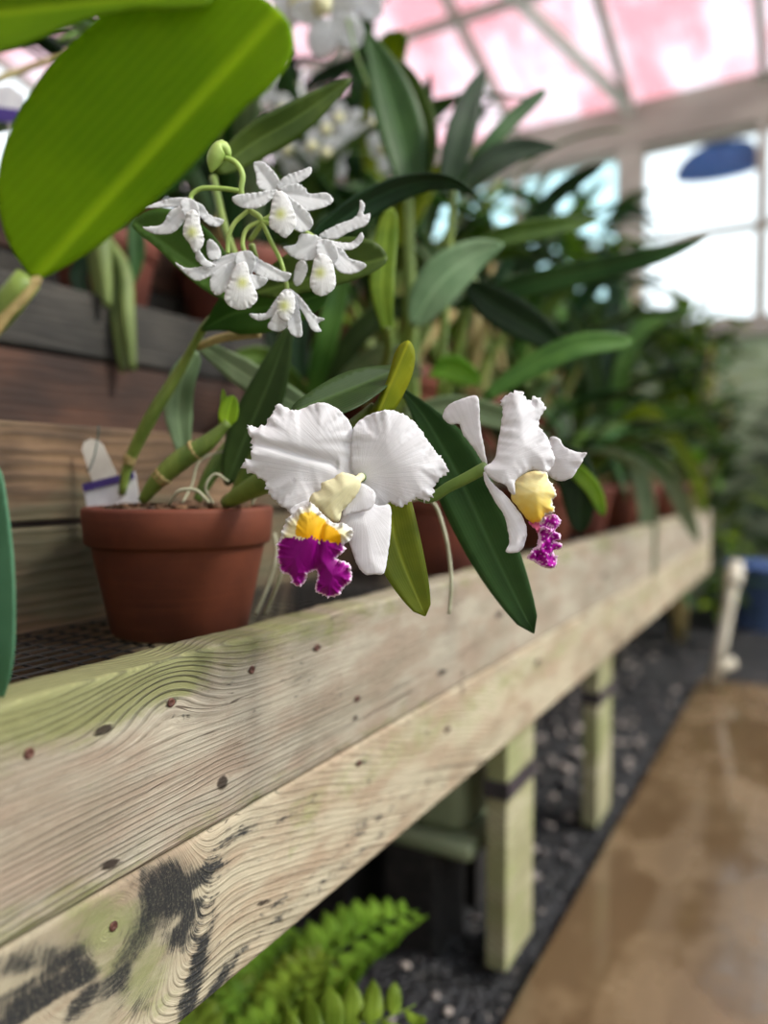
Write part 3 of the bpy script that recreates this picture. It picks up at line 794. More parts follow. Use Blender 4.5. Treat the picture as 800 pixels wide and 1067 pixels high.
LP = c2([(430, 345), (408, 310), (412, 240), (408, 165), (375, 110), (330, 78), (280, 70), (238, 86), (195, 98), (160, 82), (128, 76), (122, 100), (98, 140), (72, 155), (28, 150), (36, 185), (48, 222), (42, 265), (10, 298), (50, 335), (84, 350), (92, 385), (130, 430), (168, 455), (205, 472), (250, 440), (300, 420), (370, 400)])
def frL(x, y):  # strongly toothed at the outer left edge, smooth towards the base
    return .8 + 3.4 * math.exp(-((x - 262) / 34) ** 2)
link('petal', fill(LP, FD + .004, 2.4, frL, .5, lambda x, y, d, arc: ruffle(.0026, .11, 13, (372, 500), .0055)(x, y, d, arc) + .0035 * math.sin((y - 440) / 13 + (x - 300) / 40) * min(1, max(0, (372 - x) / 90)) - .003 * math.exp(-((y - (478 + (x - 330) * .26)) / 5) ** 2) * (1 if x < 352 else 0), None, polar((372, 500)), .0005, 2, tilt=(-.00005, -.00007)), M['petal'], f1)
RP = c2([(420, 345), (405, 310), (400, 250), (405, 190), (418, 148), (450, 120), (500, 102), (555, 98), (610, 122), (648, 152), (672, 195), (705, 240), (735, 275), (757, 318), (738, 335), (708, 365), (700, 398), (668, 428), (640, 415), (612, 428), (580, 447), (545, 428), (520, 450), (480, 458), (440, 420), (425, 380)])
def frR(x, y): return .8 + 2.8 * math.exp(-((x - 455) / 26) ** 2) + 1.4 * math.exp(-((y - 525) / 12) ** 2)
link('petal', fill(RP, FD + .002, 2.4, frR, .42, lambda x, y, d, arc: ruffle(.0028, .12, 13, (376, 498), .005)(x, y, d, arc) + .0025 * math.sin((x - 380) / 14 - (y - 450) / 30) * min(1, max(0, (x - 376) / 80)), None, polar((376, 498)), .0005, 4, tilt=(.00005, -.00004)), M['petal'], f1)
petal('sepal', c2([(440, 420), (500, 440), (543, 440), (548, 500), (540, 590), (522, 684), (488, 690), (452, 690), (424, 655), (405, 600), (380, 545), (362, 500), (390, 450)]), FD - .004, (376, 520), f1, .5, .001, .1, 8, .006, tilt=(-.00008, 0))
petal('sepal', c2([(340, 400), (290, 420), (230, 425), (180, 455), (195, 480), (250, 470), (330, 450)]), FD + .002, (376, 500), f1, .6, .001, .1, 8, .003)
petal('sepal', c2([(440, 360), (490, 395), (484, 440), (460, 460), (400, 470), (370, 480), (385, 430), (415, 390)]), FD - .010, (376, 500), f1, .4, .001, .1, 8, .004, label='folded white inner petal edge')
petal('lip_throat', c2([(432, 340), (395, 325), (368, 322), (330, 345), (295, 358), (290, 385), (262, 395), (248, 425), (258, 448), (300, 470), (330, 500), (358, 498), (372, 460), (400, 430), (430, 395), (438, 365)]), FD - .016, (374, 498), f1, 1.0, .0015, .3, 5, .012, mat='petal_cream', tilt=(.00012, 0), label='cream throat of the lip')
tube_bm = bmesh.new(); tube(tube_bm, [P(376, 497, FD), P(373, 500, FD - .012), P(369, 507, FD - .015)], lambda t: .0032 - .0006 * t, 12, 10)
link('column', bm_mesh(tube_bm), M['petal_cream'], f1)
LIP = c2([(352, 505), (335, 500), (300, 470), (262, 432), (235, 440), (205, 462), (172, 490), (158, 520), (150, 548), (138, 580), (134, 620), (140, 665), (158, 690), (180, 700), (190, 728), (212, 738), (236, 718), (246, 690), (272, 682), (278, 705), (268, 745), (295, 770), (330, 776), (358, 768), (378, 738), (402, 718), (404, 672), (392, 650), (368, 640), (350, 632), (372, 612), (384, 596), (372, 585), (405, 560), (410, 530), (390, 512), (370, 502)])
YC = c2([(205, 548), (212, 500), (225, 470), (262, 462), (300, 485), (318, 505), (345, 520), (368, 545), (368, 590)])
def insidep(poly, x, y):
    c = False
    for i in range(len(poly)):
        (x1, y1), (x2, y2) = poly[i - 1], poly[i]
        if (y1 > y) != (y2 > y) and x < (x2 - x1) * (y - y1) / (y2 - y1) + x1: c = not c
    return c
def lipcol(x, y, d, arc):
    n = mnoise.noise(Vector((x * .22, y * .22, 1)))
    cx, cy = (x - 250) * 3.478, (y - 400) * 3.478
    bnd = 560 + (cx - 200) * .12 - 8 * math.cos((cx - 270) / 60) + 34 * mnoise.noise(Vector((math.atan2(y - 525, x - 335) * 14, 3, 0)))
    if cy > bnd:
        e = d + 1.1 * n
        if e < 1.9: c = (250, 226, 246)
        elif e < 3.0: c = (196, 62, 176)
        else:
            s = .5 + .5 * mnoise.noise(Vector((math.atan2(y - 530, x - 335) * 9, d * .02, 2)))
            c = tuple(a + (b - a) * s for a, b in zip((128, 2, 116), (158, 8, 140)))
        return c
    if insidep(YC, x, y) and d > 3 + n * 1.5:
        s = min(1, max(0, (cy - 470) / 90)); return tuple(a + (b - a) * s for a, b in zip((238, 200, 70), (242, 178, 12)))
    s = min(1, max(0, d - 2) / 5); return tuple(a + (b - a) * s for a, b in zip((244, 242, 238), (246, 236, 190)))
def lipz(x, y, d, arc):
    base = (345, 540); r = math.hypot(x - base[0], y - base[1])
    e = math.exp(-d / 5.5)
    return .0035 * e * (math.sin(arc * .42) + .7 * math.sin(arc * .95 + 1)) + .010 * (1 - math.exp(-d / 12)) - .0035 * math.exp(-((x - 334 + (y - 560) * .18) / 3.5) ** 2)
o = link('lip', fill(LIP, FD - .018, 1.5, lambda x, y: 1.2 if y > 562 else .9, .8, lipz, lipcol, polar((340, 540)), .0005, 6, tilt=(0, -.00012)), M['lip'], f1)
o['label'] = 'lip with yellow centre and two magenta frilled lobes edged white'
# ---- the second flower, seen from its side
def c3(l): return [(440 + x / 3.81, 390 + y / 3.81) for x, y in l]
F2 = .555
f2 = flower_root(A, P(505, 490, F2), 'smaller flower turned to the side, white petals and narrow frilled magenta lip')
B2 = (504, 488)
petal('sepal', c3([(248, 368), (232, 345), (212, 310), (180, 262), (160, 235), (148, 195), (118, 195), (95, 178), (85, 152), (108, 115), (150, 98), (205, 84), (222, 112), (226, 200), (240, 290), (252, 352)]), F2 + .012, B2, f2, .5, .001, .08, 8, .004, tilt=(.0004, 0))
petal('sepal', c3([(510, 250), (545, 255), (560, 285), (600, 308), (642, 316), (622, 355), (592, 408), (560, 422), (528, 420), (505, 395), (480, 330)]), F2 + .016, B2, f2, .8, .0015, .15, 8, .004, seed=9, tilt=(.0003, 0))
petal('sepal', c3([(246, 385), (275, 428), (330, 480), (372, 530), (404, 578), (415, 630), (402, 684), (372, 708), (330, 705), (344, 670), (338, 615), (326, 565), (288, 505), (258, 450), (242, 405)]), F2 - .004, B2, f2, .5, .001, .1, 8, .006)
def frB(x, y): return .4 + 2.4 * math.exp(-((y - 412) / 22) ** 2) + .9 * (1 if x > 560 else 0)
MP = c3([(245, 370), (283, 340), (298, 280), (312, 195), (316, 135), (312, 102), (345, 78), (385, 72), (402, 90), (430, 102), (450, 84), (468, 102), (496, 124), (490, 142), (468, 178), (474, 220), (502, 258), (516, 310), (526, 350), (496, 388), (440, 380), (396, 400), (366, 430), (368, 478), (346, 466), (330, 440), (290, 425), (258, 400)])
link('petal', fill(MP, F2 - .012, 2.3, frB, .45, lambda x, y, d, arc: ruffle(.003, .18, 8, B2, .007)(x, y, d, arc) + .003 * math.sin((x - 510) / 9 + (y - 480) / 40) * min(1, max(0, (488 - y) / 60)), None, polar(B2), .0005, 11), M['petal'], f2)
def tubecol(x, y, d, arc):
    if d < 2.2 and x > 560: return (246, 242, 226)
    s = min(1, max(0, (y - 506) / 44)); n = mnoise.noise(Vector((x * .2, y * .2, 4))) * .15
    s = min(1, max(0, s + n)); return tuple(a + (b - a) * s for a, b in zip((247, 236, 176), (244, 200, 44)))
link('lip_throat', fill(c3([(352, 490), (366, 430), (400, 398), (440, 384), (490, 388), (504, 420), (522, 450), (532, 480), (514, 510), (526, 545), (492, 562), (468, 592), (440, 592), (415, 575), (380, 530)]), F2 - .004, 1.8, lambda x, y: 1.5 if x > 565 else .3, .6,
     lambda x, y, d, arc: .012 * (1 - math.exp(-d / 9)) + .0015 * math.exp(-d / 4) * math.sin(arc * .5), tubecol, polar(B2), .0005, 12), M['lip'], f2)['label'] = 'cream and yellow throat of the lip'
def lip2col(x, y, d, arc):
    n = mnoise.noise(Vector((x * .3, y * .3, 9)))
    if y < 555 + n * 4 and x < 562: return (222, 110, 150)
    w = mnoise.noise(Vector((x * .13 + 3, y * .13, 2))) + .35 * mnoise.noise(Vector((x * .33, y * .33, 6)))
    if d + n < 1.6 or abs(w) < .06: return (246, 208, 240)
    return (178, 18, 164) if n > -.2 else (142, 6, 124)
link('lip', fill(c3([(422, 585), (470, 590), (488, 562), (520, 556), (550, 574), (546, 600), (528, 622), (548, 636), (540, 655), (524, 662), (550, 672), (546, 692), (524, 702), (536, 740), (520, 770), (480, 766), (440, 742), (416, 730), (430, 700), (452, 682), (462, 640), (444, 612)]), F2 - .008, 1.3, 1.5, .8,
     lambda x, y, d, arc: .009 * mnoise.noise(Vector((x * .14, y * .14, 3))) + .006 * (1 - math.exp(-d / 5)), lip2col, polar((556, 540)), .0005, 13), M['lip'], f2)['label'] = 'narrow crinkled magenta lip edged white'
cane([(398, 425, .605), (415, 470, .60), (440, 518, .59), (470, 506, .575), (490, 496, .565), (506, 487, .556)], lambda t: .0034 + .0012 * t, M['stem'], A, 'flower_stalk')
cane([(415, 470, .60), (395, 490, .585), (376, 498, .562)], lambda t: .0034, M['stem'], A, 'flower_stalk', 12)
# ============ the white spray orchid
pb = Vector((-.80, 1.06, T2))
Bp = thing('potted_orchid', pb, 'orchid on the second step with a spray of small white flowers behind the large leaf', 'orchid')
link('pot', pot_me(.12, .075, .054, .03, c=pb), M['terra'], Bp)
link('bark', bark_me(.063, .10, 8, c=pb), M['bark'], Bp)
x_, y_, d_ = proj(pb + Vector((0, 0, .1)))
cane([(x_, y_, d_), (x_ - 6, y_ - 40, d_ - .2), (300, 325, .85), (272, 285, .68), (262, 255, .645)], lambda t: .006 + .004 * math.sin(math.pi * t) - .003 * t, M['bulb'], Bp, n=30)
lfill([(138, 236), (150, 224), (175, 221), (203, 232), (225, 250), (243, 276), (258, 300), (262, 318), (240, 316), (215, 304), (190, 284), (163, 258)], .66, (140, 232, 262, 318), 26, M['leaf_mid'], Bp, .0003)
lfill([(262, 300), (300, 268), (345, 252), (385, 252), (404, 268), (390, 284), (360, 296), (318, 306), (285, 312)], .67, (262, 306, 404, 268), 24, M['leaf_mid'], Bp, .0003)
lf([(300, 282, .75), (345, 238, .76), (390, 207, .77), (435, 190, .78), (470, 190, .78), (496, 203, .78)], 16, M['leaf_deep'], Bp, 'lance', fold=.3, roll=.5)
lf([(225, 180, .75), (262, 150, .76), (310, 122, .77), (366, 82, .78)], 18, M['leaf_mid'], Bp, 'lance', fold=.2, roll=.2)
cane([(258, 300, .69), (235, 240, .72), (222, 185, .75)], lambda t: .004, M['bulb'], Bp)
lf([(404, 345, .84), (398, 300, .84), (402, 250, .85), (408, 215, .85)], 13, M['leaf_lime'], Bp, 'strap', fold=.1)
for pts, hw, m in (([(320, 430, 1.25), (338, 360, 1.2), (352, 300, 1.2), (350, 250, 1.2)], 12, 'leaf_mid'), ([(330, 430, 1.25), (372, 350, 1.2), (420, 318, 1.2), (455, 330, 1.2)], 12, 'leaf_dark'),
                   ([(310, 430, 1.25), (285, 350, 1.25), (262, 300, 1.25), (225, 285, 1.25)], 11, 'leaf_deep'), ([(335, 430, 1.25), (380, 380, 1.2), (410, 372, 1.15), (440, 392, 1.12)], 12, 'leaf_grey'),
                   ([(325, 430, 1.3), (310, 370, 1.3), (318, 300, 1.3), (330, 240, 1.3)], 11, 'leaf_deep'), ([(330, 430, 1.2), (300, 395, 1.1), (275, 372, 1.05), (240, 372, 1.02)], 11, 'leaf_mid')):
    lf(pts, hw, M[m], Bp, 'strap')
cane([(380, 420, 1.1), (402, 375, .9), (404, 340, .84)], lambda t: .005, M['bulb'], Bp)
def c1(l): return [(140 + x / 2.857, 130 + y / 2.857) for x, y in l]
SD = .625
def tw(pts, r, nm='flower_stalk', mat='stem_pale'):
    link(nm, tube_me([P(*c1([q[:2]])[0], SD + (q[2] if len(q) > 2 else 0)) for q in pts], r, 26, 8), M[mat], Bp)
tw([(262, 95), (300, 112), (322, 150), (318, 200), (340, 250), (378, 285), (345, 345, .012)], lambda t: .0024)
tw([(312, 197), (260, 190), (200, 190), (170, 210), (168, 228)], lambda t: .0021)
tw([(378, 285), (335, 310), (322, 350), (330, 385)], lambda t: .0019)
tw([(340, 255), (300, 290), (280, 335), (278, 385)], lambda t: .0019)
tw([(378, 285), (405, 345), (435, 405), (452, 470), (455, 490)], lambda t: .0019)
tw([(378, 285), (405, 270), (420, 230)], lambda t: .0019)
tw([(378, 290), (440, 300), (500, 315), (548, 345)], lambda t: .0021)
bm = bmesh.new(); tube(bm, [P(*c1([q])[0], SD) for q in ((285, 95), (262, 70), (240, 100), (228, 140))][0:4], lambda t: .0012 + .0062 * math.sin(math.pi * min(1, t * 1.02)) ** .8, 18, 10)
link('flower_bud', bm_mesh(bm), M['stem_pale'], Bp)
def small(at, petals, lips=(), label=None, seed=0):
    b = c1([at])[0]; e = flower_root(Bp, P(*b, SD - .004), label)
    for i, (outl, dz) in enumerate(petals):
        o = c1(outl); n = len(o); cx = sum(q[0] for q in o) / n; cy = sum(q[1] for q in o) / n
        ax = (b[0], b[1], cx + (cx - b[0]) * .6 + .01, cy + (cy - b[1]) * .6)
        tr = trough(*ax, .00022)
        link('petal', fill(o, SD - .006 - dz, 1.5, .7, .5, lambda x, y, d, arc, tr=tr: tr(x, y, d, arc) + .0016 * math.exp(-d / 3) * mnoise.noise(Vector((arc * .35, seed, 1))) + .0009 * (1 - math.exp(-d / 4)), None, polar(b), .0004, seed + i), M['petal_small'], e)
    for i, (outl, dz, gx, gy) in enumerate(lips):
        o = c1(outl); gp = c1([(gx, gy)])[0]
        def col(x, y, d, arc, gp=gp):
            s = math.exp(-((x - gp[0]) ** 2 + (y - gp[1]) ** 2) / 26.0); return tuple(a + (b_ - a) * s * .85 for a, b_ in zip((240, 240, 240), (216, 220, 130)))
        link('lip', fill(o, SD - .010 - dz, 1.5, .8, .6, lambda x, y, d, arc: .0022 * (1 - math.exp(-d / 6)) + .0022 * math.exp(-d / 4) * mnoise.noise(Vector((arc * .3, seed, 8))), col, polar(b), .0004, seed + 7), M['lip'], e)
small((165, 240), [([(170, 222), (120, 219), (60, 233), (33, 250), (90, 247), (145, 240)], .0), ([(160, 235), (110, 258), (80, 298), (28, 309), (68, 327), (122, 322), (158, 275)], .004),
                   ([(162, 225), (200, 238), (226, 270), (266, 284), (250, 304), (218, 297), (192, 270), (172, 246)], .003), ([(138, 232), (165, 220), (190, 240), (196, 290), (180, 300), (160, 290), (145, 262)], .008)],
      [([(150, 285), (144, 325), (162, 352), (180, 380), (207, 350), (197, 300), (184, 258), (160, 256)], .008, 172, 322)], 'small white flower at the left end of the spray', 20)
small((420, 200), [([(355, 115), (385, 114), (426, 155), (434, 188), (402, 202), (370, 190), (362, 150)], .0), ([(422, 188), (450, 155), (500, 136), (526, 125), (522, 152), (494, 172), (446, 194)], .002),
                   ([(425, 194), (365, 203), (298, 215), (300, 236), (340, 252), (382, 246), (414, 215)], .004), ([(432, 195), (480, 178), (508, 190), (522, 206), (572, 205), (592, 226), (560, 250), (500, 262), (462, 232)], .004),
                   ([(440, 205), (478, 228), (520, 266), (532, 300), (500, 322), (474, 310), (440, 260)], .008)],
      [([(416, 205), (404, 260), (402, 302), (425, 322), (450, 336), (476, 310), (482, 280), (462, 225), (440, 198)], .010, 435, 268)], 'topmost small white flower of the spray', 30)
small((325, 385), [([(340, 378), (270, 390), (215, 417), (160, 428), (124, 413), (150, 442), (190, 467), (240, 447), (292, 424)], .0), ([(310, 400), (240, 440), (226, 480), (240, 506), (266, 500), (302, 470), (332, 430)], .005),
                   ([(338, 380), (380, 405), (440, 436), (467, 446), (450, 467), (400, 462), (356, 440)], .004), ([(222, 344), (214, 370), (226, 402), (252, 402), (258, 378), (240, 350)], .0), ([(190, 368), (184, 400), (215, 427), (244, 420), (212, 398)], .002),
                   ([(300, 400), (318, 376), (345, 378), (362, 400), (352, 440), (318, 445)], .008), ([(330, 440), (372, 452), (397, 460), (392, 474), (360, 492), (338, 480)], .006)],
      [([(302, 420), (280, 470), (268, 520), (300, 549), (340, 546), (366, 520), (360, 490), (345, 455), (332, 410)], .011, 322, 472)], 'widest small white flower, low in the middle of the spray', 40)
small((555, 345), [([(550, 332), (600, 300), (650, 280), (668, 258), (672, 228), (686, 240), (682, 268), (701, 265), (692, 300), (640, 322), (598, 342)], .0), ([(566, 342), (640, 352), (676, 324), (680, 345), (650, 372), (598, 372)], .003),
                   ([(560, 340), (500, 328), (480, 358), (444, 366), (474, 396), (520, 408), (556, 392)], .004), ([(580, 360), (600, 430), (640, 447), (687, 426), (682, 412), (640, 398), (618, 370)], .005), ([(482, 418), (474, 472), (496, 476), (516, 430), (505, 405)], -.004),
                   ([(545, 345), (590, 350), (608, 395), (580, 420), (545, 400)], .008)],
      [([(540, 390), (528, 430), (523, 482), (555, 511), (596, 486), (597, 440), (584, 400), (560, 384)], .010, 552, 442)], 'small white flower at the right end of the spray with a curled upper petal', 50)
small((455, 490), [([(452, 488), (420, 520), (390, 560), (343, 565), (368, 583), (412, 572), (446, 536)], .0), ([(448, 500), (418, 560), (398, 604), (430, 616), (456, 600), (464, 545)], .004),
                   ([(462, 488), (500, 520), (538, 568), (567, 580), (546, 592), (556, 616), (530, 612), (508, 572), (482, 530)], .003), ([(452, 490), (480, 510), (498, 590), (498, 630), (472, 628), (455, 600), (448, 540)], .006)],
      [([(436, 500), (470, 498), (478, 545), (456, 585), (428, 570), (424, 535)], .009, 446, 540)], 'lowest small white flower hanging below the spray', 60)
# ============ the big-leaved orchid at the near left, its pot outside the frame
pcc = Vector((-.557, .27, T1))
Cp = thing('potted_orchid', pcc, 'nearest orchid with huge bright green leaves arching in from the left edge', 'orchid')
link('pot', pot_me(.12, .075, .054, .03, c=pcc), M['terra'], Cp); link('bark', bark_me(.063, .10, 18, c=pcc), M['bark'], Cp)
x_, y_, d_ = proj(pcc + Vector((0, 0, .1)))
cane([(x_, y_, d_), (-150, 480, .47), (-70, 390, .44), (0, 325, .42), (30, 290, .415)], lambda t: .007 + .004 * math.sin(math.pi * t), M['bulb'], Cp)
lfill([(-8, 352), (10, 330), (28, 312), (42, 290), (30, 286), (22, 292), (12, 296), (5, 282), (-5, 290), (-14, 320)], .408, (-5, 345, 40, 290), 20, M['bulb_dry'], Cp, -.0004, label='papery tan sheath at the base of the large leaf')
link('leaf', fill([(38, 290), (24, 276), (12, 250), (8, 212), (16, 172), (38, 128), (66, 88), (96, 58), (126, 32), (160, 14), (200, 4), (240, -2), (276, 2), (298, 20), (306, 46), (302, 72), (284, 98), (258, 118), (228, 150), (188, 192), (150, 224), (108, 256), (70, 278)], .42, 5,
     zfn=trough(38, 288, 285, 20, .00016, 0), uvfn=axis_uv(38, 288, 285, 20, 82), thick=.0012, dfn=lambda x, y: .43 - .00012 * (x - 40) + .00004 * (y - 150)), M['leaf_glow'], Cp)['label'] = 'huge bright green oval leaf with pale midrib'
link('leaf', fill([(-60, 78), (0, 66), (38, 51), (72, 33), (108, 19), (150, 12), (180, 14), (214, 10), (222, -8), (210, -40), (100, -60), (-40, -50)], .39, 6, zfn=trough(-60, 20, 215, -10, .00016), uvfn=axis_uv(-60, 20, 215, -10, 60), thick=.0012), M['leaf_glow'], Cp)
cane([(-150, 480, .47), (-140, 250, .45), (-55, 25, .395)], lambda t: .006, M['bulb'], Cp)
link('leaf', fill([(-50, 470), (-20, 478), (8, 490), (20, 530), (28, 580), (30, 635), (27, 680), (16, 714), (-2, 736), (-30, 725), (-60, 640)], .455, 5, zfn=trough(-20, 480, -15, 730, .0004), uvfn=axis_uv(-20, 480, -15, 730, 34), thick=.0012), M['leaf_blue'], Cp)['label'] = 'blue-green leaf tip at the left edge above the front board'
# ============ second clay pot behind the flowers: strap-leaved orchid
pd = Vector((-.54, 1.10, T1))
Dp = thing('potted_orchid', pd, 'tall strap-leaved orchid in the clay pot directly behind the two large flowers', 'orchid')
link('pot', pot_me(.135, .092, .064, .034, c=pd), M['terra_b'], Dp); link('bark', bark_me(.078, .112, 28, c=pd), M['bark'], Dp)
bx, by, bd = proj(pd + Vector((0, 0, .115)))
def Dcane(dx, tx, ty, td, r=.006): cane([(bx + dx, by, bd), ((bx + dx) * .6 + tx * .4 - 4, by * .55 + ty * .45, bd * .6 + td * .4), (tx, ty, td)], lambda t: r * (.75 + .5 * math.sin(math.pi * t)), M['bulb'], Dp)
Dcane(-12, 425, 195, 1.16, .009); Dcane(10, 472, 195, 1.16); Dcane(0, 495, 290, 1.1); Dcane(-30, 430, 325, 1.05); Dcane(20, 505, 415, 1.05); Dcane(-22, 395, 270, 1.15)
lf([(428, 205, 1.16), (420, 150, 1.16), (402, 85, 1.16), (382, 32, 1.15)], 25, M['leaf_dark'], Dp, 'lance', fold=.25, roll=.3)
lf([(432, 205, 1.18), (440, 150, 1.18), (432, 100, 1.18), (415, 60, 1.18)], 16, M['leaf_mid'], Dp, 'lance')
lf([(462, 205, 1.14), (476, 150, 1.14), (490, 105, 1.15), (506, 70, 1.16)], 16, M['leaf_deep'], Dp, 'lance', roll=.3)
lf([(478, 190, 1.2), (510, 150, 1.2), (540, 118, 1.22), (570, 93, 1.24)], 8, M['leaf_dark'], Dp, 'strap')
lf([(478, 205, 1.14), (505, 175, 1.14), (540, 157, 1.15), (582, 153, 1.16)], 14, M['leaf_deep'], Dp, 'lance', roll=-.3)
lf([(430, 340, 1.05), (455, 298, 1.04), (490, 268, 1.04), (525, 254, 1.04)], 23, M['leaf_grey'], Dp, 'lance', fold=.15)
lf([(470, 320, 1.1), (540, 298, 1.1), (620, 280, 1.12), (690, 264, 1.14), (738, 246, 1.16)], 14, M['leaf_dark'], Dp, 'lance', roll=.5)
lf([(490, 258, 1.12), (530, 245, 1.12), (580, 236, 1.13), (625, 228, 1.15)], 11, M['leaf_mid'], Dp, 'lance')
lf([(485, 295, 1.08), (515, 318, 1.08), (555, 342, 1.08), (595, 368, 1.08)], 19, M['leaf_deep'], Dp, 'lance')
lf([(505, 415, 1.05), (550, 385, 1.05), (602, 361, 1.05), (660, 355, 1.06)], 13, M['leaf_mid'], Dp, 'strap', roll=-.3)
lf([(420, 430, 1.0), (470, 425, 1.0), (520, 435, 1.0), (545, 450, 1.0)], 13, M['leaf_grey'], Dp, 'strap')
lf([(446, 392, 1.1), (470, 384, 1.1), (500, 398, 1.1)], 14, M['leaf_lime'], Dp, 'oval')
lf([(560, 470, .95), (585, 478, .93), (603, 505, .92), (604, 556, .92)], 20, M['leaf_deep'], Dp, 'oval', roll=.2)
lf([(560, 468, .94), (596, 488, .91), (618, 510, .90), (629, 538, .90)], 8, M['leaf_lime'], Dp, 'strap')
Dcane(30, 560, 470, .95)
# ============ plant tags
def plate(outl, D, z, mat, name, par, thick=.0012):
    bm = bmesh.new(); vs = [bm.verts.new(P(x, y, D) - FW * z) for x, y in outl]; bm.faces.new(vs[::-1]); bm.normal_update()
    bmesh.ops.solidify(bm, geom=bm.faces[:], thickness=thick); return link(name, bm_mesh(bm), mat, par, smooth=False)
def c5(l): return [(60 + x / 3.333, 430 + y / 3.333) for x, y in l]
TG = thing('plant_tag', P(118, 545, .765), 'white plant tag with purple-banded card stuck in the nearest clay pot', 'plant tag')
plate(c5([(84, 128), (92, 102), (115, 90), (140, 97), (155, 110), (208, 218), (250, 330), (250, 400), (200, 400), (160, 330), (120, 240)]), .775, 0, M['white_pl'], 'stake', TG)
plate(c5([(88, 250), (205, 222), (270, 205), (283, 290), (283, 330), (225, 345), (106, 345)]), .772, .001, M['card'], 'card', TG)
plate(c5([(86, 248), (200, 220), (262, 204), (267, 228), (205, 246), (92, 274)]), .770, .001, M['purple'], 'purple_band', TG)
link('wire_tie', tube_me([P(*c5([q])[0], .768) for q in ((143, 45), (140, 85), (128, 148), (112, 195), (100, 205))], lambda t: .0007, 16, 6), M['wire_green'], TG)
# ------------------------------------------------------------------ the rows of orchids behind
def L_(me): me['local'] = 1; return me
def blossom(par, at, facing, size, seed, mat='petal_small'):
    rr = random.Random(seed); at = Vector(at); f = Vector(facing).normalized(); u = f.orthogonal().normalized(); v = f.cross(u)
    e = bpy.data.objects.new('flower', None); COL.objects.link(e); e.parent = par; e.location = at
    for i in range(5):
        a = math.radians(90 + 72 * i + rr.uniform(-8, 8)); d = u * math.cos(a) + v * math.sin(a)
        me = L_(leaf3([d * size * .05, d * size * .3 + f * size * .06, d * size * .55 + f * size * .02], size * (.15 if i % 2 else .2), f, 'oval', .15, 9, .0006))
        link('petal', me, M[mat], e)
    me = L_(leaf3([f * size * .02, f * size * .22 - v * size * .08, f * size * .28 - v * size * .32], size * .16, v + f, 'oval', -.5, 9, .0006))
    link('lip', me, M['petal_cream'], e)
    return e
def orchid(name, seed, n, leafL, hw, up, mats, pot=True, prof='strap', potm='terra', lf2=.4, blooms=0, spread=1.0):
    rr = random.Random(seed)
    t = thing(name, (0, 0, 0), '', 'orchid')
    h = 0
    if pot:
        link('pot', pot_me(.135, .088, .062, .034, local=True), M[potm], t); link('bark', bark_me(.074, .113, seed, local=True, n=24), M['bark'], t); h = .11
    for i in range(n):
        az = 2 * math.pi * (i + rr.uniform(-.3, .3)) / n; q = rr.uniform(.01, .05); lean = rr.uniform(.15, .55) * spread; cl = rr.uniform(.5, 1.1) * up
        d = Vector((math.cos(az), math.sin(az), 0)); b = d * q + Vector((0, 0, h)); top = b + d * lean * cl + Vector((0, 0, cl * (1 - lean * .4)))
        mid = b.lerp(top, .5) + d * (-.02); r = rr.uniform(.005, .009)
        link('cane', L_(tube_me([b, mid, top], lambda s: r * (.7 + .7 * math.sin(math.pi * s)), 10, 7)), M['bulb' if rr.random() < .75 else 'bulb_dry'], t)
        for k in range(1 if rr.random() > lf2 else 2):
            a2 = az + rr.uniform(-.7, .7) + k * 2.4; d2 = Vector((math.cos(a2), math.sin(a2), 0)); LL = leafL * rr.uniform(.7, 1.2); e0 = rr.uniform(.5, 1.35); drop = rr.uniform(.2, 1.0)
            pts = [top + Vector((0, 0, -.01))]; el = e0
            for s in range(5):
                pts.append(pts[-1] + (d2 * math.cos(el) + Vector((0, 0, math.sin(el)))) * LL / 5); el -= drop * .38
            m = rr.choice(mats)
            link('leaf', L_(leaf3(pts, hw * rr.uniform(.75, 1.2), (-d2 * .3 + Vector((0, 0, 1))), prof if rr.random() < .7 else 'lance', .3, 14, .0012, roll=rr.uniform(-.4, .4), twist=rr.uniform(-.5, .5))), M[m], t)
    for i in range(blooms):
        az = rr.uniform(0, 6.28); top = Vector((math.cos(az) * .1 * spread, math.sin(az) * .1 * spread, h + up * rr.uniform(1.0, 1.7)))
        link('flower_stalk', L_(tube_me([(0, 0, h), top * .5 + Vector((0, 0, .06)), top], lambda s: .002, 10, 6)), M['stem'], t)
        blossom(t, top, (.6, -.8, .1), rr.uniform(.05, .075), seed * 10 + i)
    return t
protos = [
    ('strap', orchid('potted_orchid', 1, 12, .32, .019, .11, ['leaf_dark', 'leaf_mid', 'leaf_deep', 'leaf_grey'])),
    ('broad', orchid('potted_orchid', 2, 10, .24, .027, .20, ['leaf_mid', 'leaf_dark', 'leaf_deep', 'leaf_lime'], prof='oval')),
    ('tall', orchid('potted_orchid', 3, 12, .34, .017, .32, ['leaf_dark', 'leaf_deep', 'leaf_deep', 'leaf_mid'], potm='terra_b', lf2=.6)),
    ('drooping', orchid('potted_orchid', 4, 14, .38, .017, .08, ['leaf_grey', 'leaf_dark', 'leaf_mid', 'leaf_deep'], spread=1.3, potm='terra_b')),
    ('flowering', orchid('potted_orchid', 6, 9, .26, .020, .20, ['leaf_dark', 'leaf_mid', 'leaf_lime'], blooms=4)),
]
look = {'strap': 'strap-leaved orchid', 'broad': 'broad-leaved orchid', 'tall': 'tall narrow-leaved orchid', 'drooping': 'arching long-leaved orchid', 'flowering': 'white-flowering orchid'}
ordn = ['first', 'second', 'third', 'fourth', 'fifth', 'sixth', 'seventh', 'eighth', 'ninth', 'tenth', 'eleventh']
used = [False] * len(protos); rs = random.Random(77)
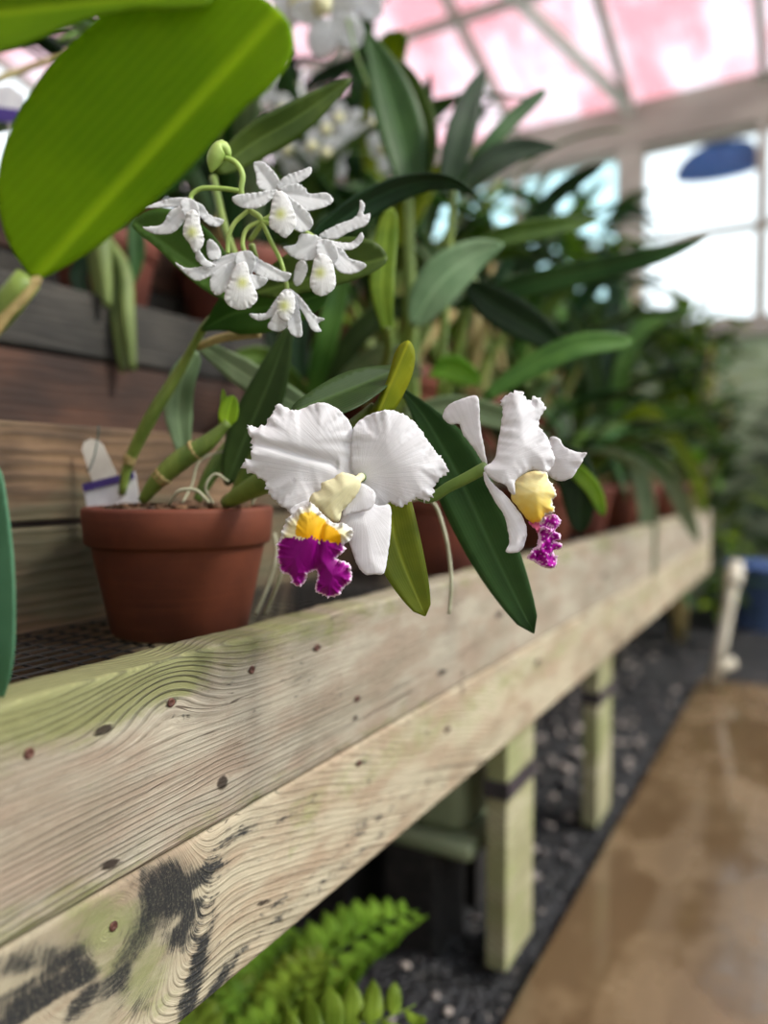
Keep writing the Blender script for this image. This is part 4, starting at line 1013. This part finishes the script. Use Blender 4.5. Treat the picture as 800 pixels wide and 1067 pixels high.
def put(k, x, y, z, sc, label, group):
    t = protos[k][1]
    if used[k]: t = tree_copy(t)
    used[k] = True
    t.location = (x, y, z); t.rotation_euler = (0, 0, rs.uniform(0, 6.28)); t.scale = (sc,) * 3
    t['label'] = label; t['group'] = group
    return t
rows = [
    ('lowest step', T1, -.545, [(1.62, 0), (2.03, 3), (2.76, 3), (3.12, 1), (3.48, 3)], 1.05),
    ('second step', T2, -.80, [(1.42, 1), (1.78, 2), (2.14, 4), (2.52, 2), (2.90, 0), (3.30, 2)], 1.3),
    ('third step', T3, -1.045, [(1.22, 3), (1.55, 4), (1.92, 2), (2.3, 1), (2.7, 2), (3.1, 3), (3.5, 3)], 1.4),
    ('top step', T4, -1.32, [(.62, 3), (1.45, 2), (1.9, 2), (2.4, 4), (2.95, 0), (3.45, 3)], 1.3)]
also = {'lowest step': [.546, 1.10, 2.40], 'second step': [1.06], 'third step': [.86], 'top step': [1.15]}
rank = {nm: sorted(also[nm] + [q[0] for q in lst]) for nm, z, x, lst, sc in rows}
for nm, z, x, lst, sc in rows:
    for i, (y, k) in enumerate(lst):
        put(k, x + rs.uniform(-.015, .015), y, z, sc * rs.uniform(.93, 1.07) if x < -.6 else 1.0, '%s, %s pot from the near end along the %s' % (look[protos[k][0]], ordn[rank[nm].index(y)], nm), 'orchids along the %s' % nm)
# the leaves of the row that hang down over the front board
pe = Vector((-.545, 2.40, T1))
K = thing('potted_orchid', pe, 'orchid on the lowest step whose grey-green leaves hang down over the front board', 'orchid')
link('pot', pot_me(.135, .088, .062, .034, c=pe), M['terra'], K); link('bark', bark_me(.074, .113, 58, c=pe), M['bark'], K)
kx, ky, kd = proj(pe + Vector((0, 0, .115)))
for pts, hw, m in (([(kx, ky, kd), (622, 445, 2.25), (655, 470, 2.2), (672, 520, 2.17), (679, 606, 2.15)], 9, 'leaf_grey'), ([(kx, ky, kd), (650, 462, 2.25), (690, 490, 2.2), (712, 530, 2.18), (728, 566, 2.17)], 9, 'leaf_grey'),
                   ([(kx, ky, kd), (600, 450, 2.2), (580, 470, 2.15), (572, 520, 2.12)], 9, 'leaf_dark'), ([(kx, ky, kd), (645, 400, 2.3), (670, 340, 2.3), (720, 320, 2.3)], 9, 'leaf_mid'),
                   ([(kx, ky, kd), (620, 400, 2.3), (600, 340, 2.3), (570, 310, 2.3)], 9, 'leaf_dark'), ([(kx, ky, kd), (670, 440, 2.2), (715, 430, 2.15), (752, 455, 2.1)], 8, 'leaf_mid'),
                   ([(kx, ky, kd), (600, 430, 2.2), (560, 430, 2.2), (520, 470, 2.2)], 8, 'leaf_mid'), ([(kx, ky, kd), (635, 380, 2.35), (640, 310, 2.4), (625, 250, 2.4)], 9, 'leaf_deep'),
                   ([(kx, ky, kd), (660, 430, 2.2), (700, 455, 2.15), (725, 500, 2.12), (735, 540, 2.1)], 8, 'leaf_lime')):
    lf(pts, hw, M[m], K, 'strap')
# orchid on the third step whose canes droop below the large leaf
pE = Vector((-1.02, .86, T3))
E = thing('potted_orchid', pE, 'orchid on the third step with pale club-shaped canes drooping below the large leaf', 'orchid')
link('pot', pot_me(.13, .085, .06, .034, c=pE), M['terra_b'], E); link('bark', bark_me(.07, .11, 38, c=pE), M['bark'], E)
ex, ey, ed = proj(pE + Vector((0, 0, .115)))
for tx, ty, td, r, mt in ((138, 386, 1.12, .0085, 'bulb_green'), (128, 388, 1.13, .0075, 'bulb_green'), (112, 320, 1.1, .010, 'bulb_green'), (104, 318, 1.12, .008, 'bulb_green')):
    cane([(ex, ey, ed), (ex - 20, ey - 40, ed - .06), (tx - 12, ty - 110, td + .02), (tx - 6, ty - 60, td), (tx, ty, td)], lambda t, r=r: .004 + r * max(0, math.sin(math.pi * min(1, max(0, (t - .25) / .80)) )) , M[mt], E, n=30)
for pts, hw, mt in (([(ex, ey - 30, 1.3), (150, 190, 1.2), (120, 130, 1.15), (60, 100, 1.12)], 13, 'leaf_dark'), ([(ex, ey - 30, 1.3), (190, 170, 1.3), (215, 110, 1.3), (200, 40, 1.3)], 13, 'leaf_mid'),
                    ([(90, 262, 1.12), (82, 290, 1.12), (95, 320, 1.12)], 9, 'leaf_deep'), ([(140, 225, 1.15), (142, 260, 1.15), (140, 295, 1.15)], 9, 'leaf_dark'),
                    ([(150, 190, 1.2), (90, 160, 1.15), (30, 125, 1.1), (-20, 140, 1.1)], 15, 'leaf_grey')):
    lf(pts, hw, M[mt], E, 'lance')
cane([(ex, ey, ed), (150, 150, 1.25), (90, 62, 1.2), (-20, 88, 1.15)], lambda t: .005, M['bulb_dry'], E)
cane([(ex, ey, ed), (190, 100, 1.25), (130, 28, 1.2), (60, 42, 1.15)], lambda t: .0045, M['stem'], E)
t2 = thing('plant_tag', P(8, 120, 1.06), 'blurred white tag with a dark blue lower band among the leaves at upper left', 'plant tag')
plate([(-14, 92), (10, 88), (26, 100), (24, 116), (-14, 112)], 1.06, 0, M['card'], 'card', t2); plate([(-14, 110), (24, 115), (14, 128), (-14, 126)], 1.06, .001, M['purple'], 'blue_band', t2)
link('stake', tube_me([P(5, 110, 1.065), P(30, 190, 1.12), P(110, 262, 1.27)], lambda t: .002, 10, 6), M['white_pl'], t2)
# white-flowering orchid at the top edge, hanging from the roof wire
H = thing('hanging_orchid', P(310, -170, 1.25), 'out-of-focus white orchid flowers hanging down at the top edge of the view', 'orchid')
hb = P(310, -170, 1.25)
bm = bmesh.new()
for i in range(7):
    z = hb.z + .012 * i; w = .07
    for s in (-1, 1):
        if i % 2: bar(bm, hb + Vector((-w, s * (w - .01), z - hb.z)), hb + Vector((w, s * (w - .01), z - hb.z)), .012, .012)
        else: bar(bm, hb + Vector((s * (w - .01), -w, z - hb.z)), hb + Vector((s * (w - .01), w, z - hb.z)), .012, .012)
link('slat_basket', bm_mesh(bm), M['riser_c'], H, smooth=False)
bm = bmesh.new()
for sx, sy in ((-1, -1), (1, -1), (1, 1), (-1, 1)): tube(bm, [hb + Vector((sx * .06, sy * .06, .08)), hb + Vector((0, 0, .5))], .001, 4, 6)
tube(bm, [hb + Vector((0, 0, .5)), Vector((hb.x, hb.y, roof_z(2.3) + .6))], .0015, 4, 6)
link('hanger_wire', bm_mesh(bm), M['wire'], H)
for i, (px, py, d, s) in enumerate(((305, -14, 1.2, .115), (344, 14, 1.2, .12), (365, -8, 1.22, .11))):
    q = P(px, py, d)
    link('flower_stalk', tube_me([hb, hb.lerp(q, .6) + Vector((.02, 0, .04)), q], lambda t: .002, 12, 6), M['stem'], H)
    blossom(H, q - H.location, CP - q + Vector((.2, .1, -.1)), s, 300 + i)
cane([(362, 20, 1.2), (372, 60, 1.2), (390, 105, 1.2)], lambda t: .002, M['stem'], H, 'flower_stalk', 10)
# orchid with loose white blossom seen between the big leaf and the spray
W = thing('potted_orchid', (-1.30, 1.15, T4), 'orchid on the top step carrying loose white blossom above the small white spray', 'orchid')
pw = W.location.copy()
link('pot', pot_me(.13, .085, .06, .034, c=pw), M['terra'], W); link('bark', bark_me(.07, .11, 48, c=pw), M['bark'], W)
for i, (px, py, d) in enumerate(((345, 140, 1.5), (358, 128, 1.5), (330, 158, 1.5), (305, 162, 1.52), (345, 165, 1.5), (300, 120, 1.52), (395, 135, 1.55), (405, 160, 1.55), (270, 90, 1.5), (238, 60, 1.5))):
    q = P(px, py, d); r0 = pw + Vector((0, 0, .115))
    link('flower_stalk', tube_me([r0, r0.lerp(q, .5) + Vector((0, 0, .05)), q], lambda t: .002, 10, 6), M['stem'], W)
    blossom(W, q - pw, CP - q, .075, 400 + i)
for pts, hw, mt in (([(300, 330, 1.6), (310, 250, 1.55), (340, 180, 1.5), (330, 100, 1.5)], 11, 'leaf_mid'), ([(300, 330, 1.6), (330, 260, 1.6), (360, 210, 1.6), (400, 190, 1.6)], 12, 'leaf_grey'), ([(300, 330, 1.6), (280, 240, 1.6), (265, 170, 1.6), (240, 110, 1.6)], 12, 'leaf_dark'),
                    ([(300, 330, 1.6), (345, 280, 1.55), (375, 240, 1.5), (385, 180, 1.5)], 12, 'leaf_dark'), ([(300, 330, 1.6), (250, 250, 1.5), (210, 190, 1.45), (190, 120, 1.4)], 12, 'leaf_deep')):
    lf(pts, hw, M[mt], W, 'strap')
# ------------------------------------------------------------------ bushes beyond the end of the bench
def bush(seed, n, rad, h, mats, L=.22, hw=.028):
    rr = random.Random(seed); t = thing('leafy_bush', (0, 0, 0), '', 'bush')
    per = {}
    bm = bmesh.new()
    for i in range(7):
        a = rr.uniform(0, 6.28); top = Vector((math.cos(a) * rad * rr.uniform(.2, .8), math.sin(a) * rad * rr.uniform(.2, .8), h * rr.uniform(.6, .95)))
        tube(bm, [(rr.uniform(-.04, .04), rr.uniform(-.04, .04), 0), top * .5 + Vector((0, 0, .1)), top], lambda s: .012 - .007 * s, 8, 6)
    link('stem', L_(bm_mesh(bm)), M['bulb_dry'], t)
    for m in mats:
        bm = bmesh.new()
        for i in range(n // len(mats)):
            z = h * (.12 + .88 * rr.random()); rz = rad * (1 - .55 * (z / h) ** 2); a = rr.uniform(0, 6.28); q = rz * rr.random() ** .6
            b = Vector((math.cos(a) * q * .7, math.sin(a) * q * .7, z)); a2 = a + rr.uniform(-1, 1); d = Vector((math.cos(a2), math.sin(a2), 0)); el = rr.uniform(-.2, 1.1)
            p1 = b + (d * math.cos(el) + Vector((0, 0, math.sin(el)))) * L * .5; p2 = p1 + (d * math.cos(el - .6) + Vector((0, 0, math.sin(el - .6)))) * L * .5
            me = leaf3([b, p1, p2], hw * rr.uniform(.7, 1.3), Vector((0, 0, 1)), 'lance', .25, 7, .001)
            bm.from_mesh(me); bpy.data.meshes.remove(me)
        link('foliage', L_(bm_mesh(bm)), M[m], t)
    return t
bp = [bush(11, 260, .42, 1.5, ['leaf_mid', 'leaf_dark', 'leaf_lime']), bush(12, 240, .38, 1.2, ['leaf_dark', 'leaf_deep', 'leaf_grey'])]
bused = [False, False]
for k, x, y, z, s, lab in ((0, -.62, 4.25, -.03, 1.15, 'leafy green bush standing just past the end of the bench'), (1, -.02, 5.3, -.03, 1.2, 'dark bush behind the blue tub beyond the walkway'),
                        (0, -1.2, 4.25, -.03, 1.55, 'tall bush behind the far end of the stepped bench'), (1, -1.62, 5.0, -.03, 1.6, 'big dark bush in the far corner under the aqua panes'),
                        (0, -.8, 5.1, -.03, 1.2, 'light green bush against the end wall below the window post'), (1, .75, 5.3, -.03, .95, 'bush under the right-hand bright window')):
    t = bp[k]
    if bused[k]: t = tree_copy(t)
    bused[k] = True
    t.location = (x, y, z); t.rotation_euler = (0, 0, rs.uniform(0, 6)); t.scale = (s,) * 3; t['label'] = lab; t['group'] = 'bushes beyond the bench'
# ------------------------------------------------------------------ ferns below
def frond(L, rise, droop, w, seed, n=15):
    rr = random.Random(seed); sp = [Vector((0, 0, 0))]; el = rise
    for i in range(8): sp.append(sp[-1] + Vector((math.cos(el), 0, math.sin(el))) * L / 8); el -= droop / 8
    ps = crom(sp, n * 2); bm = bmesh.new(); bl = []
    tube(bm, sp, lambda t: .0022 * (1 - t * .7), 14, 5)
    m0 = bm_mesh(bm); out = bmesh.new(); out.from_mesh(m0); bpy.data.meshes.remove(m0)
    for i in range(2, n * 2 - 1):
        t = i / (n * 2); tg = (ps[min(i + 1, len(ps) - 1)] - ps[i - 1]).normalized(); s = 1 if i % 2 else -1
        ll = w * math.sin(math.pi * (t * .88 + .1)) ** .8; side = Vector((0, s, 0)); nn = tg.cross(Vector((0, 1, 0))) * -1
        d = (side * .92 + tg * .4).normalized(); a = ps[i]; b = a + d * ll * .55 + nn * ll * .1; c = a + d * ll - nn * ll * .12 + tg * ll * .1
        me = leaf3([a, b, c], ll * .26, nn, 'oval', .25, 7, .0006, wav=.25, seed=i); out.from_mesh(me); bpy.data.meshes.remove(me)
    return L_(bm_mesh(out))
fr_me = [frond(.34, 1.15, 1.5, .075, 1), frond(.28, 1.0, 1.2, .07, 2), frond(.24, 1.3, 1.4, .06, 3)]
for m_ in fr_me: m_.materials.append(M['fern'])
def fern(x, y, s, seed, label, n=12):
    rr = random.Random(seed); t = thing('fern', (x, y, -.03), label, 'fern', 'ferns under the bench')
    for i in range(n):
        o = bpy.data.objects.new('frond', fr_me[i % 3]); COL.objects.link(o); o.parent = t; o.rotation_euler = (rr.uniform(-.3, .3), rr.uniform(-.35, .25), 2.4 * i + rr.uniform(-.3, .3)); o.scale = (s * rr.uniform(.8, 1.15),) * 3
        for p in o.data.polygons: p.use_smooth = True
    return t
fern(-.56, .56, 1.15, 1, 'bright green fern low under the near boards, closest to the mouldy knot')
fern(-.66, .76, 1.0, 2, 'bright green fern growing nearest the first bench post')
fern(-.92, .62, .9, 3, 'fern growing deep under the bench behind the other ferns')
fern(-.54, .66, .85, 7, 'small fern between the two ferns nearest the front boards', 14)
fern(-.52, .30, 1.1, 4, 'fern under the near end of the bench, partly outside the view')
# ------------------------------------------------------------------ tub, pipe stand, blue bucket
tq = Vector((-.68, 1.34, -.02))
tu = thing('storage_tub', tq, 'pale grey-green upturned tub under the bench beside the first post', 'tub')
bm = bmesh.new(); box(bm, (tq.x - .2, tq.y - .15, .21), (tq.x + .16, tq.y + .15, .37), .03); link('tub_body', bm_mesh(bm), M['tub'], tu)
bm = bmesh.new(); box(bm, (tq.x - .22, tq.y - .17, .18), (tq.x + .18, tq.y + .17, .21), .008); link('tub_rim', bm_mesh(bm), M['tub'], tu)
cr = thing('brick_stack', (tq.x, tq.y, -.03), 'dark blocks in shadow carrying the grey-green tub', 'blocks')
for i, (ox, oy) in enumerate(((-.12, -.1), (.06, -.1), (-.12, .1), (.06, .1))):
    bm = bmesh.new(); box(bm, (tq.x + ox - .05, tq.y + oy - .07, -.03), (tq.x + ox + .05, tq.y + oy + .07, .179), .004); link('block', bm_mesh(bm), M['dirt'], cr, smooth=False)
s0, s1 = P(743, 716, 3.02), P(768, 585, 3.10)
ps = thing('pipe_stand', (s0.x, s0.y, 0), 'pale slanting pipe stand with a short foot at the far end of the bench', 'stand')
s0.z = .014
link('pipe', tube_me([s0, s1], lambda t: .024, 4, 14), M['pvc'], ps)
link('pipe_joint', tube_me([s0.lerp(s1, .80), s0.lerp(s1, .93)], lambda t: .033, 4, 14), M['pvc'], ps)
link('foot', tube_me([s0.lerp(s1, .12), P(764, 690, 3.05)], lambda t: .022, 4, 12), M['pvc'], ps)
bq = P(800, 655, 4.35); bq.z = -.03
bk = thing('bucket', bq, 'blue plastic tub on the dark ground at the right edge beyond the walkway', 'tub')
bm = bmesh.new(); lathe(bm, [(.16, 0), (.17, .005), (.215, .37), (.23, .372), (.23, .39), (.212, .39), (.165, .02), (.05, .02)], 48, bq); link('bucket_body', bm_mesh(bm), M['blue_pl'], bk)
